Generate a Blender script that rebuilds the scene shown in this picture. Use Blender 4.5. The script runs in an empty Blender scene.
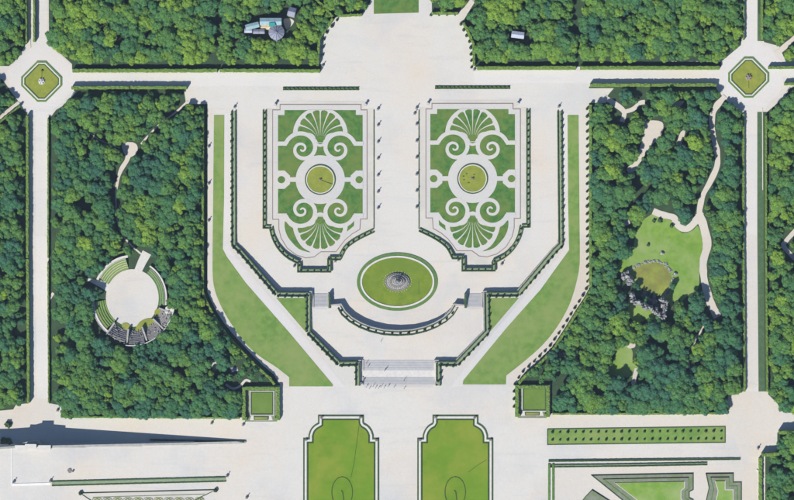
import bpy, math, random
import numpy as np
from mathutils import Vector, Matrix, noise
from mathutils.geometry import delaunay_2d_cdt
random.seed(7); rng = np.random.default_rng(7)
SC = bpy.context.scene
COL = SC.collection
S = 0.5                                    # metres per plan unit

# ------------------------------------------------------------------ camera, sky, sun, exposure
CAM_H = 1500.0
cam_d = bpy.data.cameras.new('camera'); cam = bpy.data.objects.new('camera', cam_d); COL.objects.link(cam)
cam.location = (0, 0, CAM_H); cam.rotation_euler = (0, 0, 0)
cam_d.sensor_width = 36; cam_d.lens = 36 * CAM_H / (794 * S)
cam_d.clip_start = 10; cam_d.clip_end = 20000
SC.camera = cam
SUN_EL = 45.0
HAZE = 3.4e-5                              # thin blue air between the ground and the camera
SHX, SHY = 0.55, 0.835                     # the way shadows fall
W = bpy.data.worlds.new('World'); SC.world = W; W.use_nodes = True
nt = W.node_tree; nt.nodes.clear()
sky = nt.nodes.new('ShaderNodeTexSky'); sky.sky_type = 'NISHITA'; sky.sun_disc = False
sky.sun_elevation = math.radians(SUN_EL); sky.ozone_density = 7.0; sky.dust_density = 0.3; sky.sun_rotation = math.atan2(-SHX, -SHY)
bg = nt.nodes.new('ShaderNodeBackground'); bg.inputs[1].default_value = 0.085
wo = nt.nodes.new('ShaderNodeOutputWorld')
nt.links.new(sky.outputs[0], bg.inputs[0]); nt.links.new(bg.outputs[0], wo.inputs[0])
sd = bpy.data.lights.new('sun', 'SUN'); sd.energy = 4.75; sd.angle = math.radians(0.5); sd.color = (1, 0.95, 0.875)
so = bpy.data.objects.new('sun', sd); COL.objects.link(so); so.location = (-100, -150, 300)
t_ = math.tan(math.radians(SUN_EL))
so.rotation_euler = Vector((SHX, SHY, -t_)).to_track_quat('-Z', 'Y').to_euler()
SC.view_settings.view_transform = 'Standard'; SC.view_settings.look = 'None'
SC.view_settings.gamma = 1; SC.view_settings.exposure = 0.27

# ------------------------------------------------------------------ plan and heights
def w(x, y, z=0.0): return ((x - 397) * S, (250 - y) * S, z)
def MX(x, y): return 792.0 + 5.2 * y / 500.0 - x          # mirror across the garden's axis
def mir(pts): return [(MX(x, y), y) for x, y in pts]
def inpoly(x, y, P):
    c = False; j = len(P) - 1
    for i in range(len(P)):
        xi, yi = P[i]; xj, yj = P[j]
        if (yi > y) != (yj > y) and x < (xj - xi) * (y - yi) / (yj - yi) + xi: c = not c
        j = i
    return c
def clamp(v, a=0.0, b=1.0): return max(a, min(b, v))
CURVE = [(341, 304), (345.5, 311.5), (352, 317.5), (361, 322.8), (371, 326.8), (384, 329.8), (397.5, 330.6)]
cl = [(235.6, 234), (235.6, 245.5), (242.6, 251.6), (278.2, 293), (311, 293), (313, 293.5), (328.5, 293.5), (331, 305)] + CURVE
RL = [(233.6, 111), (233.8, 245), (240.5, 251.5), (277, 294.2), (308.6, 294.4), (308.6, 332), (339.3, 363.6), (357.6, 363.2), (357.8, 385.3)]
def _off(pts, d):
    out = []
    for i, p in enumerate(pts):
        a = pts[max(i - 1, 0)]; b = pts[min(i + 1, len(pts) - 1)]; ns = []
        for u, v in ((a, p), (p, b)):
            dx, dy = v[0] - u[0], v[1] - u[1]; L = math.hypot(dx, dy)
            if L > 0: ns.append((dy / L, -dx / L))
        mx = sum(n[0] for n in ns); my = sum(n[1] for n in ns); L = math.hypot(mx, my); mx /= L; my /= L
        c = max(.45, mx * ns[0][0] + my * ns[0][1]); out.append((p[0] + mx * d / c, p[1] + my * d / c))
    return out
_sg = 1 if _off(RL, 1)[0][0] < RL[0][0] else -1
CE = _off(RL, -_sg * 1.9); WALL_L = _off(RL, -_sg * 3.0)
cl = [(CE[0][0], 234)] + CE[1:4] + [(311, CE[4][1]), (313, 293.5)] + cl[6:]
CORE = cl + mir(cl[:-1])[::-1]
ml = [(397.5, 330.6)] + CURVE[:-1][::-1] + [(331, 305), (328.5, 307.5), (CE[4][0], 307.5), CE[5], CE[6], (362.5, CE[7][1])]
MID = ml + mir(ml[1:])[::-1]
def Hout(x, y):
    r = clamp((y - 235) / 150.0)
    g = -0.9 + 1.9 * clamp((x - 55) / 190.0)
    z = 5.0 * r * g
    d = math.hypot((x - 133) / 46.0, (y - 300) / 46.0)
    if d < 1.5:
        k = clamp((1.5 - d) / 0.5); k = k * k * (3 - 2 * k); z = z * (1 - k) - 0.3 * k
    return z
def ywall(x): return 445.8 + (441.5 - 445.8) * clamp((x - 50) / 195.0)
def H(x, y):
    if y < 235: return 0.0 if not (y > 225) else Hout(x, y)
    if x < 246 and y > ywall(x): return 5.0
    if 200 < x < 600 and y < 386:
        if inpoly(x, y, CORE): return 0.0
        for (a, b) in ((312, 328.8), (MX(328.8, 300), MX(312, 300))):
            if a <= x <= b and 293 <= y <= 308: return 2.5 * clamp((y - 293.5) / 14.0) - 0.12
        if inpoly(x, y, MID): return 2.5
        if 361 <= x <= MX(361, 370) and 360 <= y <= 385:
            if y < 370: return 2.5 + 1.3 * (y - 360) / 10.0 - 0.12
            if y < 377: return 3.8 - 0.12
            return 3.8 + 1.2 * (y - 377) / 8.0 - 0.12
    return Hout(x, y)

def catmull(pts, n=6, closed=False):
    P = [np.array(p, float) for p in pts]; m = len(P); out = []
    for i in range(m if closed else m - 1):
        p1, p2 = P[i], P[(i + 1) % m]
        p0 = P[(i - 1) % m] if (closed or i > 0) else p1 * 2 - p2
        p3 = P[(i + 2) % m] if (closed or i + 2 < m) else p2 * 2 - p1
        for k in range(n):
            t = k / n
            out.append(tuple(0.5 * ((2 * p1) + (-p0 + p2) * t + (2 * p0 - 5 * p1 + 4 * p2 - p3) * t * t + (-p0 + 3 * p1 - 3 * p2 + p3) * t ** 3)))
    if not closed: out.append(tuple(P[-1]))
    return out
def resample(pts, step, closed=False):
    if closed: pts = list(pts) + [pts[0]]
    out = [tuple(pts[0])]
    for a, b in zip(pts[:-1], pts[1:]):
        L = math.dist(a, b); n = max(1, int(math.ceil(L / step)))
        for k in range(1, n + 1): out.append((a[0] + (b[0] - a[0]) * k / n, a[1] + (b[1] - a[1]) * k / n))
    return out
def along(pts, step, start=0.0):
    out = []; d = start; acc = 0.0
    for a, b in zip(pts[:-1], pts[1:]):
        L = math.dist(a, b)
        while d <= acc + L + 1e-6:
            t = (d - acc) / L if L > 0 else 0
            out.append((a[0] + (b[0] - a[0]) * t, a[1] + (b[1] - a[1]) * t)); d += step
        acc += L
    return out
def offset(pts, d, closed=False):
    n = len(pts); out = []
    for i in range(n):
        a = pts[(i - 1) % n] if (closed or i > 0) else pts[i]
        b = pts[(i + 1) % n] if (closed or i < n - 1) else pts[i]
        p = pts[i]
        def nrm(u, v):
            dx, dy = v[0] - u[0], v[1] - u[1]; L = math.hypot(dx, dy)
            return None if L < 1e-9 else (-dy / L, dx / L)
        n1 = nrm(a, p); n2 = nrm(p, b); n1 = n1 or n2; n2 = n2 or n1
        mx, my = n1[0] + n2[0], n1[1] + n2[1]; L = math.hypot(mx, my) or 1.0
        mx /= L; my /= L; c = max(0.45, mx * n1[0] + my * n1[1])
        out.append((p[0] + mx * d / c, p[1] + my * d / c))
    return out
def ell(cx, cy, rx, ry, n=64, a0=0, a1=360):
    full = abs(a1 - a0) >= 360
    return [(cx + rx * math.cos(math.radians(a0 + (a1 - a0) * k / (n if full else n - 1))),
             cy - ry * math.sin(math.radians(a0 + (a1 - a0) * k / (n if full else n - 1)))) for k in range(n)]

# ------------------------------------------------------------------ materials
def mat(name, c1, c2=None, scale=1.0, rough=0.9, bump=0.0, bscale=None, c3=None, scale3=0.03, detail=6, spec=0.3, lo=0.35, hi=0.65, tint=False, island=0.0):
    m = bpy.data.materials.new(name); m.use_nodes = True; n = m.node_tree; L = n.links; N = n.nodes
    bs = N['Principled BSDF']; bs.inputs['Roughness'].default_value = rough; bs.inputs['Specular IOR Level'].default_value = spec
    geo = N.new('ShaderNodeNewGeometry')
    def nz(sc, det=detail):
        t = N.new('ShaderNodeTexNoise'); t.inputs['Scale'].default_value = sc; t.inputs['Detail'].default_value = det
        t.inputs['Roughness'].default_value = 0.65
        L.new(geo.outputs['Position'], t.inputs['Vector']); return t
    def ramp(src, a, b):
        r = N.new('ShaderNodeMapRange'); r.inputs[1].default_value = a; r.inputs[2].default_value = b; L.new(src, r.inputs[0]); return r.outputs[0]
    def mix(f, a, b, ff=None):
        x = N.new('ShaderNodeMix'); x.data_type = 'RGBA'
        if f is None: x.inputs[0].default_value = ff
        else: L.new(f, x.inputs[0])
        for k, v in ((6, a), (7, b)):
            if isinstance(v, tuple): x.inputs[k].default_value = (*v, 1)
            else: L.new(v, x.inputs[k])
        return x.outputs[2]
    col = c1
    if c2 is not None: col = mix(ramp(nz(scale).outputs[0], lo, hi), c1, c2)
    if c3 is not None: col = mix(ramp(nz(scale3, 4).outputs[0], 0.42, 0.66), col, c3)
    if tint:
        at = N.new('ShaderNodeAttribute'); at.attribute_type = 'INSTANCER'; at.attribute_name = 'tint'
        cr = N.new('ShaderNodeValToRGB'); L.new(at.outputs['Fac'], cr.inputs[0])
        el = cr.color_ramp.elements
        el[0].position = 0.0; el[0].color = (*LEAF[0], 1); el[1].position = 1.0; el[1].color = (*LEAF[-1], 1)
        for k in range(1, len(LEAF) - 1):
            e = el.new(k / (len(LEAF) - 1)); e.color = (*LEAF[k], 1)
        col = cr.outputs[0]
        hs = N.new('ShaderNodeHueSaturation'); L.new(col, hs.inputs['Color'])
        L.new(ramp(nz(0.55, 3).outputs[0], 0.3, 0.7), hs.inputs['Fac']); hs.inputs['Fac'].default_value = 1
        hs.inputs['Value'].default_value = 1.24; hs.inputs['Hue'].default_value = 0.488; hs.inputs['Saturation'].default_value = 1.12
        col = hs.outputs[0]
    if island:
        hv = N.new('ShaderNodeHueSaturation')
        r = N.new('ShaderNodeMapRange'); r.inputs[3].default_value = 1 - island; r.inputs[4].default_value = 1 + island
        L.new(geo.outputs['Random Per Island'], r.inputs[0]); L.new(r.outputs[0], hv.inputs['Value'])
        if isinstance(col, tuple): hv.inputs['Color'].default_value = (*col, 1)
        else: L.new(col, hv.inputs['Color'])
        col = hv.outputs[0]
    if isinstance(col, tuple): bs.inputs['Base Color'].default_value = (*col, 1)
    else: L.new(col, bs.inputs['Base Color'])
    if bump:
        b = N.new('ShaderNodeBump'); b.inputs['Distance'].default_value = bump; b.inputs['Strength'].default_value = 1
        L.new(nz(bscale or scale * 2).outputs[0], b.inputs['Height']); L.new(b.outputs[0], bs.inputs['Normal'])
    return m
def gravel_mat(name, base, cream, cool, k=1.0):
    m = bpy.data.materials.new(name); m.use_nodes = True; n = m.node_tree; L = n.links; N = n.nodes
    bs = N['Principled BSDF']; bs.inputs['Roughness'].default_value = 0.95; bs.inputs['Specular IOR Level'].default_value = 0.2
    geo = N.new('ShaderNodeNewGeometry')
    def nz(sc, det, stretch=None, rough=0.6, dist=0.0):
        v = geo.outputs['Position']
        if stretch:
            mp = N.new('ShaderNodeMapping'); mp.inputs['Scale'].default_value = stretch; mp.inputs['Rotation'].default_value = (0, 0, stretch[2]); L.new(v, mp.inputs['Vector']); v = mp.outputs[0]
        t = N.new('ShaderNodeTexNoise'); t.inputs['Scale'].default_value = sc; t.inputs['Detail'].default_value = det; t.inputs['Roughness'].default_value = rough; t.inputs['Distortion'].default_value = dist
        L.new(v, t.inputs['Vector']); return t.outputs[0]
    def rng_(src, a, b, lo=0.0, hi=1.0):
        r = N.new('ShaderNodeMapRange'); r.inputs[1].default_value = a; r.inputs[2].default_value = b; r.inputs[3].default_value = lo; r.inputs[4].default_value = hi; L.new(src, r.inputs[0]); return r.outputs[0]
    def mix(f, a, b, mode='MIX'):
        x = N.new('ShaderNodeMix'); x.data_type = 'RGBA'; x.blend_type = mode
        if isinstance(f, float): x.inputs[0].default_value = f
        else: L.new(f, x.inputs[0])
        for kk, v in ((6, a), (7, b)):
            if isinstance(v, tuple): x.inputs[kk].default_value = (*v, 1)
            else: L.new(v, x.inputs[kk])
        return x.outputs[2]
    c = mix(rng_(nz(0.016, 5), 0.46, 0.66), base, cream)
    c = mix(rng_(nz(0.022, 6, (1, 1, 0.4)), 0.48, 0.68, 0, 0.9), c, cool)
    c = mix(rng_(nz(0.25, 8, (1, 0.16, 0.1), 0.7, 0.6), 0.52, 0.75, 0, 0.55 * k), c, cream)
    c = mix(rng_(nz(0.22, 8, (0.16, 1, 0.9), 0.7, 0.8), 0.54, 0.76, 0, 0.55 * k), c, tuple(q * 0.90 for q in cool))
    v = rng_(nz(1.1, 6, None, 0.8), 0.3, 0.7, 1 - 0.075 * k, 1 + 0.055 * k)
    hv = N.new('ShaderNodeHueSaturation'); L.new(c, hv.inputs['Color']); L.new(v, hv.inputs['Value'])
    L.new(hv.outputs[0], bs.inputs['Base Color'])
    b = N.new('ShaderNodeBump'); b.inputs['Distance'].default_value = 0.05; L.new(nz(2.5, 5, None, 0.8), b.inputs['Height']); L.new(b.outputs[0], bs.inputs['Normal'])
    return m
LEAF = [(0.040, 0.115, 0.070), (0.052, 0.142, 0.058), (0.070, 0.165, 0.048), (0.102, 0.205, 0.045), (0.165, 0.275, 0.045)]
M = dict(
    gravel=gravel_mat('pale_gravel', (0.60, 0.58, 0.53), (0.62, 0.55, 0.455), (0.50, 0.505, 0.50)),
    gravel2=gravel_mat('cream_sand', (0.605, 0.56, 0.49), (0.59, 0.53, 0.44), (0.565, 0.55, 0.51)),
    gravel3=gravel_mat('white_avenue_sand', (0.63, 0.605, 0.57), (0.62, 0.575, 0.51), (0.575, 0.57, 0.55)),
    sand=gravel_mat('parterre_sand', (0.545, 0.53, 0.495), (0.565, 0.53, 0.475), (0.505, 0.505, 0.49)),
    bed=mat('parterre_margin_gravel', (0.54, 0.52, 0.45), (0.58, 0.55, 0.49), 0.25, c3=(0.50, 0.48, 0.43), scale3=0.1),
    lawn=mat('mown_lawn', (0.12, 0.23, 0.042), (0.18, 0.29, 0.062), 0.3, lo=.4, hi=.6, c3=(0.225, 0.29, 0.085), scale3=0.05, bump=0.05, bscale=3),
    lawnb=mat('bright_lawn', (0.145, 0.285, 0.035), (0.205, 0.33, 0.05), 0.3, lo=.4, hi=.6, c3=(0.27, 0.36, 0.12), scale3=0.07, bump=0.05, bscale=3),
    grass=mat('parterre_turf', (0.042, 0.14, 0.026), (0.105, 0.205, 0.04), 0.35, lo=.4, hi=.62, c3=(0.135, 0.195, 0.04), scale3=0.08, bump=0.05, bscale=3),
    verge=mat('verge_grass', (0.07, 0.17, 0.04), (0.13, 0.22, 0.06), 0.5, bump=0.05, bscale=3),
    dverge=mat('dull_verge_grass', (0.055, 0.11, 0.05), (0.09, 0.15, 0.07), 0.5, bump=0.05, bscale=3),  # duller, darker green grass than the other verge
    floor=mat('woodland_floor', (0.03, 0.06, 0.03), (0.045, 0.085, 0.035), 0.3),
    hedge=mat('clipped_hornbeam', (0.10, 0.19, 0.035), (0.17, 0.26, 0.05), 0.8, bump=0.3, bscale=1.6),
    box=mat('clipped_box', (0.04, 0.082, 0.032), (0.065, 0.115, 0.042), 0.9, bump=0.15, bscale=3),
    strip=mat('pale_herb_strip', (0.20, 0.27, 0.16), (0.27, 0.33, 0.21), 0.6),
    cabw=mat('dark_green_pool', (0.12, 0.20, 0.035), (0.15, 0.235, 0.045), 0.2, rough=0.25),
    boxd=mat('grey_green_band', (0.09, 0.13, 0.09), (0.14, 0.19, 0.13), 0.6),
    olive=mat('olive_broderie', (0.16, 0.20, 0.06), (0.22, 0.25, 0.10), 0.8),
    boxl=mat('fresh_green_box', (0.055, 0.14, 0.028), (0.09, 0.18, 0.045), 0.9, bump=0.15, bscale=3),  # fresher green than the clipped box, for border planting
    yew=mat('dark_yew', (0.02, 0.05, 0.022), (0.034, 0.072, 0.03), 2.0, bump=0.1, bscale=5),
    leaf=mat('tree_leaves', (0.05, 0.1, 0.03), tint=True, island=0.38),
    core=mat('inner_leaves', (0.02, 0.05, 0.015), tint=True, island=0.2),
    bark=mat('bark', (0.09, 0.065, 0.045), (0.14, 0.11, 0.08), 3.0),
    stone=mat('pale_stone', (0.55, 0.53, 0.48), (0.64, 0.62, 0.58), 0.7, bump=0.02),
    wstone=mat('white_marble_kerb', (0.78, 0.77, 0.74), (0.68, 0.68, 0.65), 0.7),
    step=mat('grey_steps', (0.47, 0.47, 0.47), (0.54, 0.535, 0.52), 0.5),
    wall=mat('weathered_stone', (0.30, 0.30, 0.28), (0.42, 0.41, 0.38), 0.6, bump=0.03),
    marble=mat('weathered_marble', (0.42, 0.42, 0.41), (0.58, 0.58, 0.56), 2.0),
    gold=mat('tarnished_lead', (0.20, 0.17, 0.12), (0.32, 0.27, 0.19), 3.0, rough=0.5),
    rock=mat('grotto_rock', (0.16, 0.17, 0.17), (0.42, 0.42, 0.41), 1.0, bump=0.15, bscale=2),
    mill=mat('millstone', (0.13, 0.13, 0.14), (0.25, 0.235, 0.215), 1.3, bump=0.1, bscale=3),
    water=mat('green_pool_water', (0.145, 0.215, 0.018), (0.20, 0.265, 0.028), 0.22, lo=.4, hi=.6, rough=0.2, c3=(0.14, 0.215, 0.03), scale3=0.06, spec=0.3),
    water2=mat('bright_green_water', (0.12, 0.225, 0.012), (0.155, 0.27, 0.018), 0.05, rough=0.2, c3=(0.22, 0.275, 0.03), scale3=0.06, spec=0.3),
    water3=mat('olive_pool_water', (0.275, 0.295, 0.045), (0.20, 0.245, 0.04), 0.35, rough=0.25, spec=0.3),
    water4=mat('brown_pond_water', (0.25, 0.27, 0.055), (0.19, 0.20, 0.055), 0.25, rough=0.25, c3=(0.30, 0.34, 0.06), scale3=0.12, spec=0.3),
    pipe=mat('dark_pipe', (0.07, 0.12, 0.02), (0.05, 0.09, 0.02), 2),
    edge=mat('brick_edging', (0.28, 0.20, 0.19), (0.22, 0.18, 0.17), 2),
    soil=mat('flower_soil', (0.17, 0.195, 0.13), (0.24, 0.26, 0.20), 0.7, c3=(0.16, 0.20, 0.10), scale3=0.2),
    teal=mat('teal_sheet_roof', (0.22, 0.36, 0.40), (0.29, 0.42, 0.45), 0.4, rough=0.5),
    teald=mat('green_tarpaulin', (0.04, 0.28, 0.25), (0.05, 0.32, 0.28), 0.8),
    slate=mat('grey_slate', (0.20, 0.22, 0.29), (0.27, 0.29, 0.35), 1.5, rough=0.6),
    slated=mat('dark_slate_rib', (0.10, 0.11, 0.15)),
    cream=mat('cream_wall', (0.55, 0.47, 0.30), (0.60, 0.52, 0.36), 1.0),
    white=mat('white_roof', (0.36, 0.40, 0.48), (0.46, 0.49, 0.54), 1.0),
    glass=mat('window_glass', (0.03, 0.04, 0.05), rough=0.1, spec=0.5),
    skin=mat('skin', (0.45, 0.28, 0.2)), hair=mat('hair', (0.04, 0.03, 0.02)),
    cloth1=mat('dark_clothes', (0.04, 0.05, 0.09)), cloth2=mat('grey_clothes', (0.16, 0.15, 0.17)), cloth3=mat('red_clothes', (0.28, 0.07, 0.06)),
)

# ------------------------------------------------------------------ object helpers
class MB:
    def __init__(s): s.v = []; s.f = []
    def add(s, vs, fs):
        o = len(s.v); s.v += [tuple(p) for p in vs]; s.f += [tuple(i + o for i in f) for f in fs]; return s
    def box(s, cx, cy, cz, sx, sy, sz, rz=0.0, top=1.0):          # metres, cz = base
        c, k = math.cos(rz), math.sin(rz); vs = []
        for z, q in ((0, 1.0), (sz, top)):
            for a, b in ((-1, -1), (1, -1), (1, 1), (-1, 1)):
                x, y = a * sx / 2 * q, b * sy / 2 * q
                vs.append((cx + x * c - y * k, cy + x * k + y * c, cz + z))
        return s.add(vs, [(3, 2, 1, 0), (4, 5, 6, 7), (0, 1, 5, 4), (1, 2, 6, 5), (2, 3, 7, 6), (3, 0, 4, 7)])
    def lathe(s, cx, cy, prof, n=12, sx=1.0, sy=1.0, jit=0.0, rz=0.0):
        vs = []; fs = []
        for r, z in prof:
            for k in range(n):
                a = 2 * math.pi * k / n + rz; rr = r * (1 + (random.random() - .5) * jit)
                vs.append((cx + rr * math.cos(a) * sx, cy + rr * math.sin(a) * sy, z))
        m = len(prof)
        for j in range(m - 1):
            for k in range(n):
                fs.append((j * n + k, j * n + (k + 1) % n, (j + 1) * n + (k + 1) % n, (j + 1) * n + k))
        fs.append(tuple(range((m - 1) * n, m * n))); fs.append(tuple(range(n - 1, -1, -1)))
        return s.add(vs, fs)
    def tube(s, pts, r, n=6):
        P = [Vector(p) for p in pts]; vs = []; fs = []
        for i, p in enumerate(P):
            d = (P[min(i + 1, len(P) - 1)] - P[max(i - 1, 0)]).normalized()
            u = d.cross(Vector((0, 0, 1)));  u = u if u.length > 1e-3 else Vector((1, 0, 0)); u.normalize(); v = d.cross(u)
            rr = r[i] if isinstance(r, (list, tuple)) else r
            for k in range(n):
                a = 2 * math.pi * k / n; q = p + u * (rr * math.cos(a)) + v * (rr * math.sin(a)); vs.append(tuple(q))
        for j in range(len(P) - 1):
            for k in range(n): fs.append((j * n + k, j * n + (k + 1) % n, (j + 1) * n + (k + 1) % n, (j + 1) * n + k))
        fs.append(tuple(range(n))[::-1]); fs.append(tuple(range((len(P) - 1) * n, len(P) * n)))
        return s.add(vs, fs)
    def ico(s, c, r, amp=0.25, seed=0, sub=2, flat=1.0):
        V, F = ICO[sub]; vs = []
        for p in V:
            k = 1 + amp * noise.noise(Vector(p) * 1.7 + Vector((seed * 3.1, seed, 0)))*1.6
            vs.append((c[0] + p[0] * r * k, c[1] + p[1] * r * k, c[2] + p[2] * r * k * flat))
        return s.add(vs, F)
    # slab whose top follows the ground: px polygon
    def sheet(s, P, dz, thick=0.12, grid=8.0, hf=None, holes=()):
        hf = hf or H
        P = list(P)
        if grid and max(p[1] for p in P) > 225 and hf(0, 300) != hf(100, 400): P = resample(P, 6.0, True)[:-1]
        loops = [list(P)] + [list(h) for h in holes]
        pts = []; edges = []
        for lp in loops:
            o = len(pts); pts += lp; edges += [(o + i, o + (i + 1) % len(lp)) for i in range(len(lp))]
        nb = len(pts)
        xs = [p[0] for p in P]; ys = [p[1] for p in P]
        if grid:
            x = min(xs) + grid / 2
            while x < max(xs):
                y = max(min(ys), -60) + grid / 2
                while y < max(ys):
                    if inpoly(x, y, P) and not any(inpoly(x, y, h) for h in holes): pts.append((x, y))
                    y += grid
                x += grid
        r = delaunay_2d_cdt([Vector(p) for p in pts], edges, [], 2 if holes else 1, 1e-4)
        V2, _, F2 = r[0], r[1], r[2]
        fs = []
        for f in F2:
            if holes or len(P) > 4:
                cx = sum(V2[i].x for i in f) / len(f); cy = sum(V2[i].y for i in f) / len(f)
                if not inpoly(cx, cy, P) or any(inpoly(cx, cy, h) for h in holes): continue
            a, b, c = [V2[i] for i in f[:3]]
            cr = (b.x - a.x) * (c.y - a.y) - (b.y - a.y) * (c.x - a.x)
            fs.append(tuple(f)[::-1] if cr > 0 else tuple(f))     # plan y runs down
        s.add([w(p.x, p.y, hf(p.x, p.y) + dz) for p in V2], fs)
        for li, lp in enumerate(loops):
            vs = []; n = len(lp)
            for p in lp:
                z = hf(*p) + dz; vs.append(w(p[0], p[1], z)); vs.append(w(p[0], p[1], z - thick))
            s.add(vs, [(2 * i, 2 * ((i + 1) % n), 2 * ((i + 1) % n) + 1, 2 * i + 1) for i in range(n)])
        return s
    # strip of given px width along a px line, top at dz above the ground
    def ribbon(s, L, wid, dz, thick=0.05, hf=None):
        hf = hf or H; n = len(L)
        ws = wid if isinstance(wid, (list, tuple)) else [wid] * n
        A = offset(L, 1.0); vs = []; fs = []
        for i, (p, q) in enumerate(zip(L, A)):
            dx, dy = (q[0] - p[0]) * ws[i] / 2, (q[1] - p[1]) * ws[i] / 2
            z = hf(*p) + dz
            a, b = (p[0] + dx, p[1] + dy), (p[0] - dx, p[1] - dy)
            vs += [w(*a, z), w(*b, z), w(*a, z - thick), w(*b, z - thick)]
        for i in range(n - 1):
            o = 4 * i
            fs += [(o, o + 1, o + 5, o + 4), (o + 2, o, o + 4, o + 6), (o + 1, o + 3, o + 7, o + 5)]
        fs += [(0, 2, 3, 1), (4 * n - 4, 4 * n - 3, 4 * n - 1, 4 * n - 2)]
        return s.add(vs, fs)
    # clipped hedge or wall of height h
    def hedge(s, L, wid, h, jit=0.12, step=1.2, hf=None, base=-0.2, ztop=None, closed=False):
        hf = hf or Hout; L = resample(L, step, closed); n = len(L); A = offset(L, 1.0, False)
        if closed:
            L = L[:-1]; A = offset(L, 1.0, True); n = len(L)
        vs = []; fs = []; K = 6
        for p, q in zip(L, A):
            dx, dy = q[0] - p[0], q[1] - p[1]; z0 = hf(*p)
            zt = (ztop if ztop is not None else z0 + h)
            zb = z0 + base
            for (t, z) in ((1, zb), (1, zt - 0.15 * (jit > 0)), (0.62, zt), (-0.62, zt), (-1, zt - 0.15 * (jit > 0)), (-1, zb)):
                j = (random.random() - .5) * jit; jz = (random.random() - .5) * jit * 1.6 if z > zb + 0.01 else 0
                vs.append(w(p[0] + dx * (t * wid / 2 + j / S), p[1] + dy * (t * wid / 2 + j / S), z + jz))
        for i in range(n if closed else n - 1):
            a, b = i * K, ((i + 1) % n) * K
            for k in range(K - 1): fs.append((a + k, b + k, b + k + 1, a + k + 1))
        if not closed:
            fs.append(tuple(range(K))); fs.append(tuple((n - 1) * K + k for k in range(K))[::-1])
        return s.add(vs, fs)
def _ico():
    t = (1 + 5 ** .5) / 2
    V = [(-1, t, 0), (1, t, 0), (-1, -t, 0), (1, -t, 0), (0, -1, t), (0, 1, t), (0, -1, -t), (0, 1, -t), (t, 0, -1), (t, 0, 1), (-t, 0, -1), (-t, 0, 1)]
    V = [tuple(Vector(v).normalized()) for v in V]
    F = [(0, 11, 5), (0, 5, 1), (0, 1, 7), (0, 7, 10), (0, 10, 11), (1, 5, 9), (5, 11, 4), (11, 10, 2), (10, 7, 6), (7, 1, 8), (3, 9, 4), (3, 4, 2), (3, 2, 6), (3, 6, 8), (3, 8, 9), (4, 9, 5), (2, 4, 11), (6, 2, 10), (8, 6, 7), (9, 8, 1)]
    out = {1: (V, F)}
    for lv in (2, 3):
        V = list(V); cache = {}; G = []
        def mid(a, b):
            k = (min(a, b), max(a, b))
            if k not in cache: V.append(tuple(((Vector(V[a]) + Vector(V[b])) / 2).normalized())); cache[k] = len(V) - 1
            return cache[k]
        for a, b, c in F:
            ab, bc, ca = mid(a, b), mid(b, c), mid(c, a); G += [(a, ab, ca), (b, bc, ab), (c, ca, bc), (ab, bc, ca)]
        F = G; out[lv] = (V, F)
    return out
ICO = _ico()

def mesh(name, mb, m, org=(0, 0, 0), smooth=False):
    me = bpy.data.meshes.new(name)
    me.from_pydata([(a - org[0], b - org[1], c - org[2]) for a, b, c in mb.v], [], mb.f); me.update()
    me.materials.append(M[m] if isinstance(m, str) else m)
    if smooth: me.shade_smooth()
    return me
def link(name, me, loc=(0, 0, 0), parent=None):
    o = bpy.data.objects.new(name, me); COL.objects.link(o); o.location = loc
    if parent is not None: o.parent = parent; o.location = (0, 0, 0)
    return o
def tag(o, label=None, cat=None, group=None, kind=None):
    if label: o['label'] = label
    if cat: o['category'] = cat
    if group: o['group'] = group
    if kind: o['kind'] = kind
    return o
def root(name, label, cat, px, group=None, z=None):
    o = bpy.data.objects.new(name, None); COL.objects.link(o)
    o.location = w(px[0], px[1], H(*px) if z is None else z); o.empty_display_size = 1
    return tag(o, label, cat, group)
def part(r, name, mb, m, kind=None, label=None, base=None):
    """mb in world metres; base = the thing's location when r is a part"""
    b = base if base is not None else r.location
    o = link(name, mesh(name, mb, m, b), parent=r)
    if kind: o['kind'] = kind
    if label: o['label'] = label
    return o
def single(name, mb, m, label, cat, group=None, smooth=False):
    v = np.array(mb.v); c = ((v[:, 0].min() + v[:, 0].max()) / 2, (v[:, 1].min() + v[:, 1].max()) / 2, float(v[:, 2].min()))
    return tag(link(name, mesh(name, mb, m, c, smooth), c), label, cat, group)
def struct(name, mb, m): return tag(link(name, mesh(name, mb, m)), kind='structure')

# ------------------------------------------------------------------ ground
def axis(a, b, step, far):
    mid = list(np.arange(a, b + 0.01, step)); lo = []; hi = []; d = step * 2; p = a; q = b
    while p > -far: p -= d; q += d; lo.append(p); hi.append(q); d *= 1.6
    return np.array(lo[::-1] + mid + hi)
X = axis(-60, 860, 1.25, 9000); Y = axis(-60, 560, 1.25, 9000)
gz = np.zeros((len(Y), len(X)))
for j, yy in enumerate(Y):
    if yy >= 225:
        yc = min(yy, 600)
        for i, xx in enumerate(X): gz[j, i] = H(min(max(xx, -100), 900), yc)
XX, YY = np.meshgrid(X, Y)
V = np.stack([(XX - 397) * S, (250 - YY) * S, gz], -1).reshape(-1, 3)
nx, ny = len(X), len(Y)
I, J = np.meshgrid(np.arange(nx - 1), np.arange(ny - 1)); a = (J * nx + I).ravel()
F = np.stack([a, a + nx, a + nx + 1, a + 1], -1)
me = bpy.data.meshes.new('ground'); me.vertices.add(len(V)); me.vertices.foreach_set('co', V.ravel())
me.loops.add(F.size); me.loops.foreach_set('vertex_index', F.ravel().astype(np.int32))
me.polygons.add(len(F)); me.polygons.foreach_set('loop_start', np.arange(0, F.size, 4, dtype=np.int32)); me.polygons.foreach_set('loop_total', np.full(len(F), 4, dtype=np.int32))
me.update(); me.validate(); me.materials.append(M['gravel'])
tag(link('ground', me), kind='structure')
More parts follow.
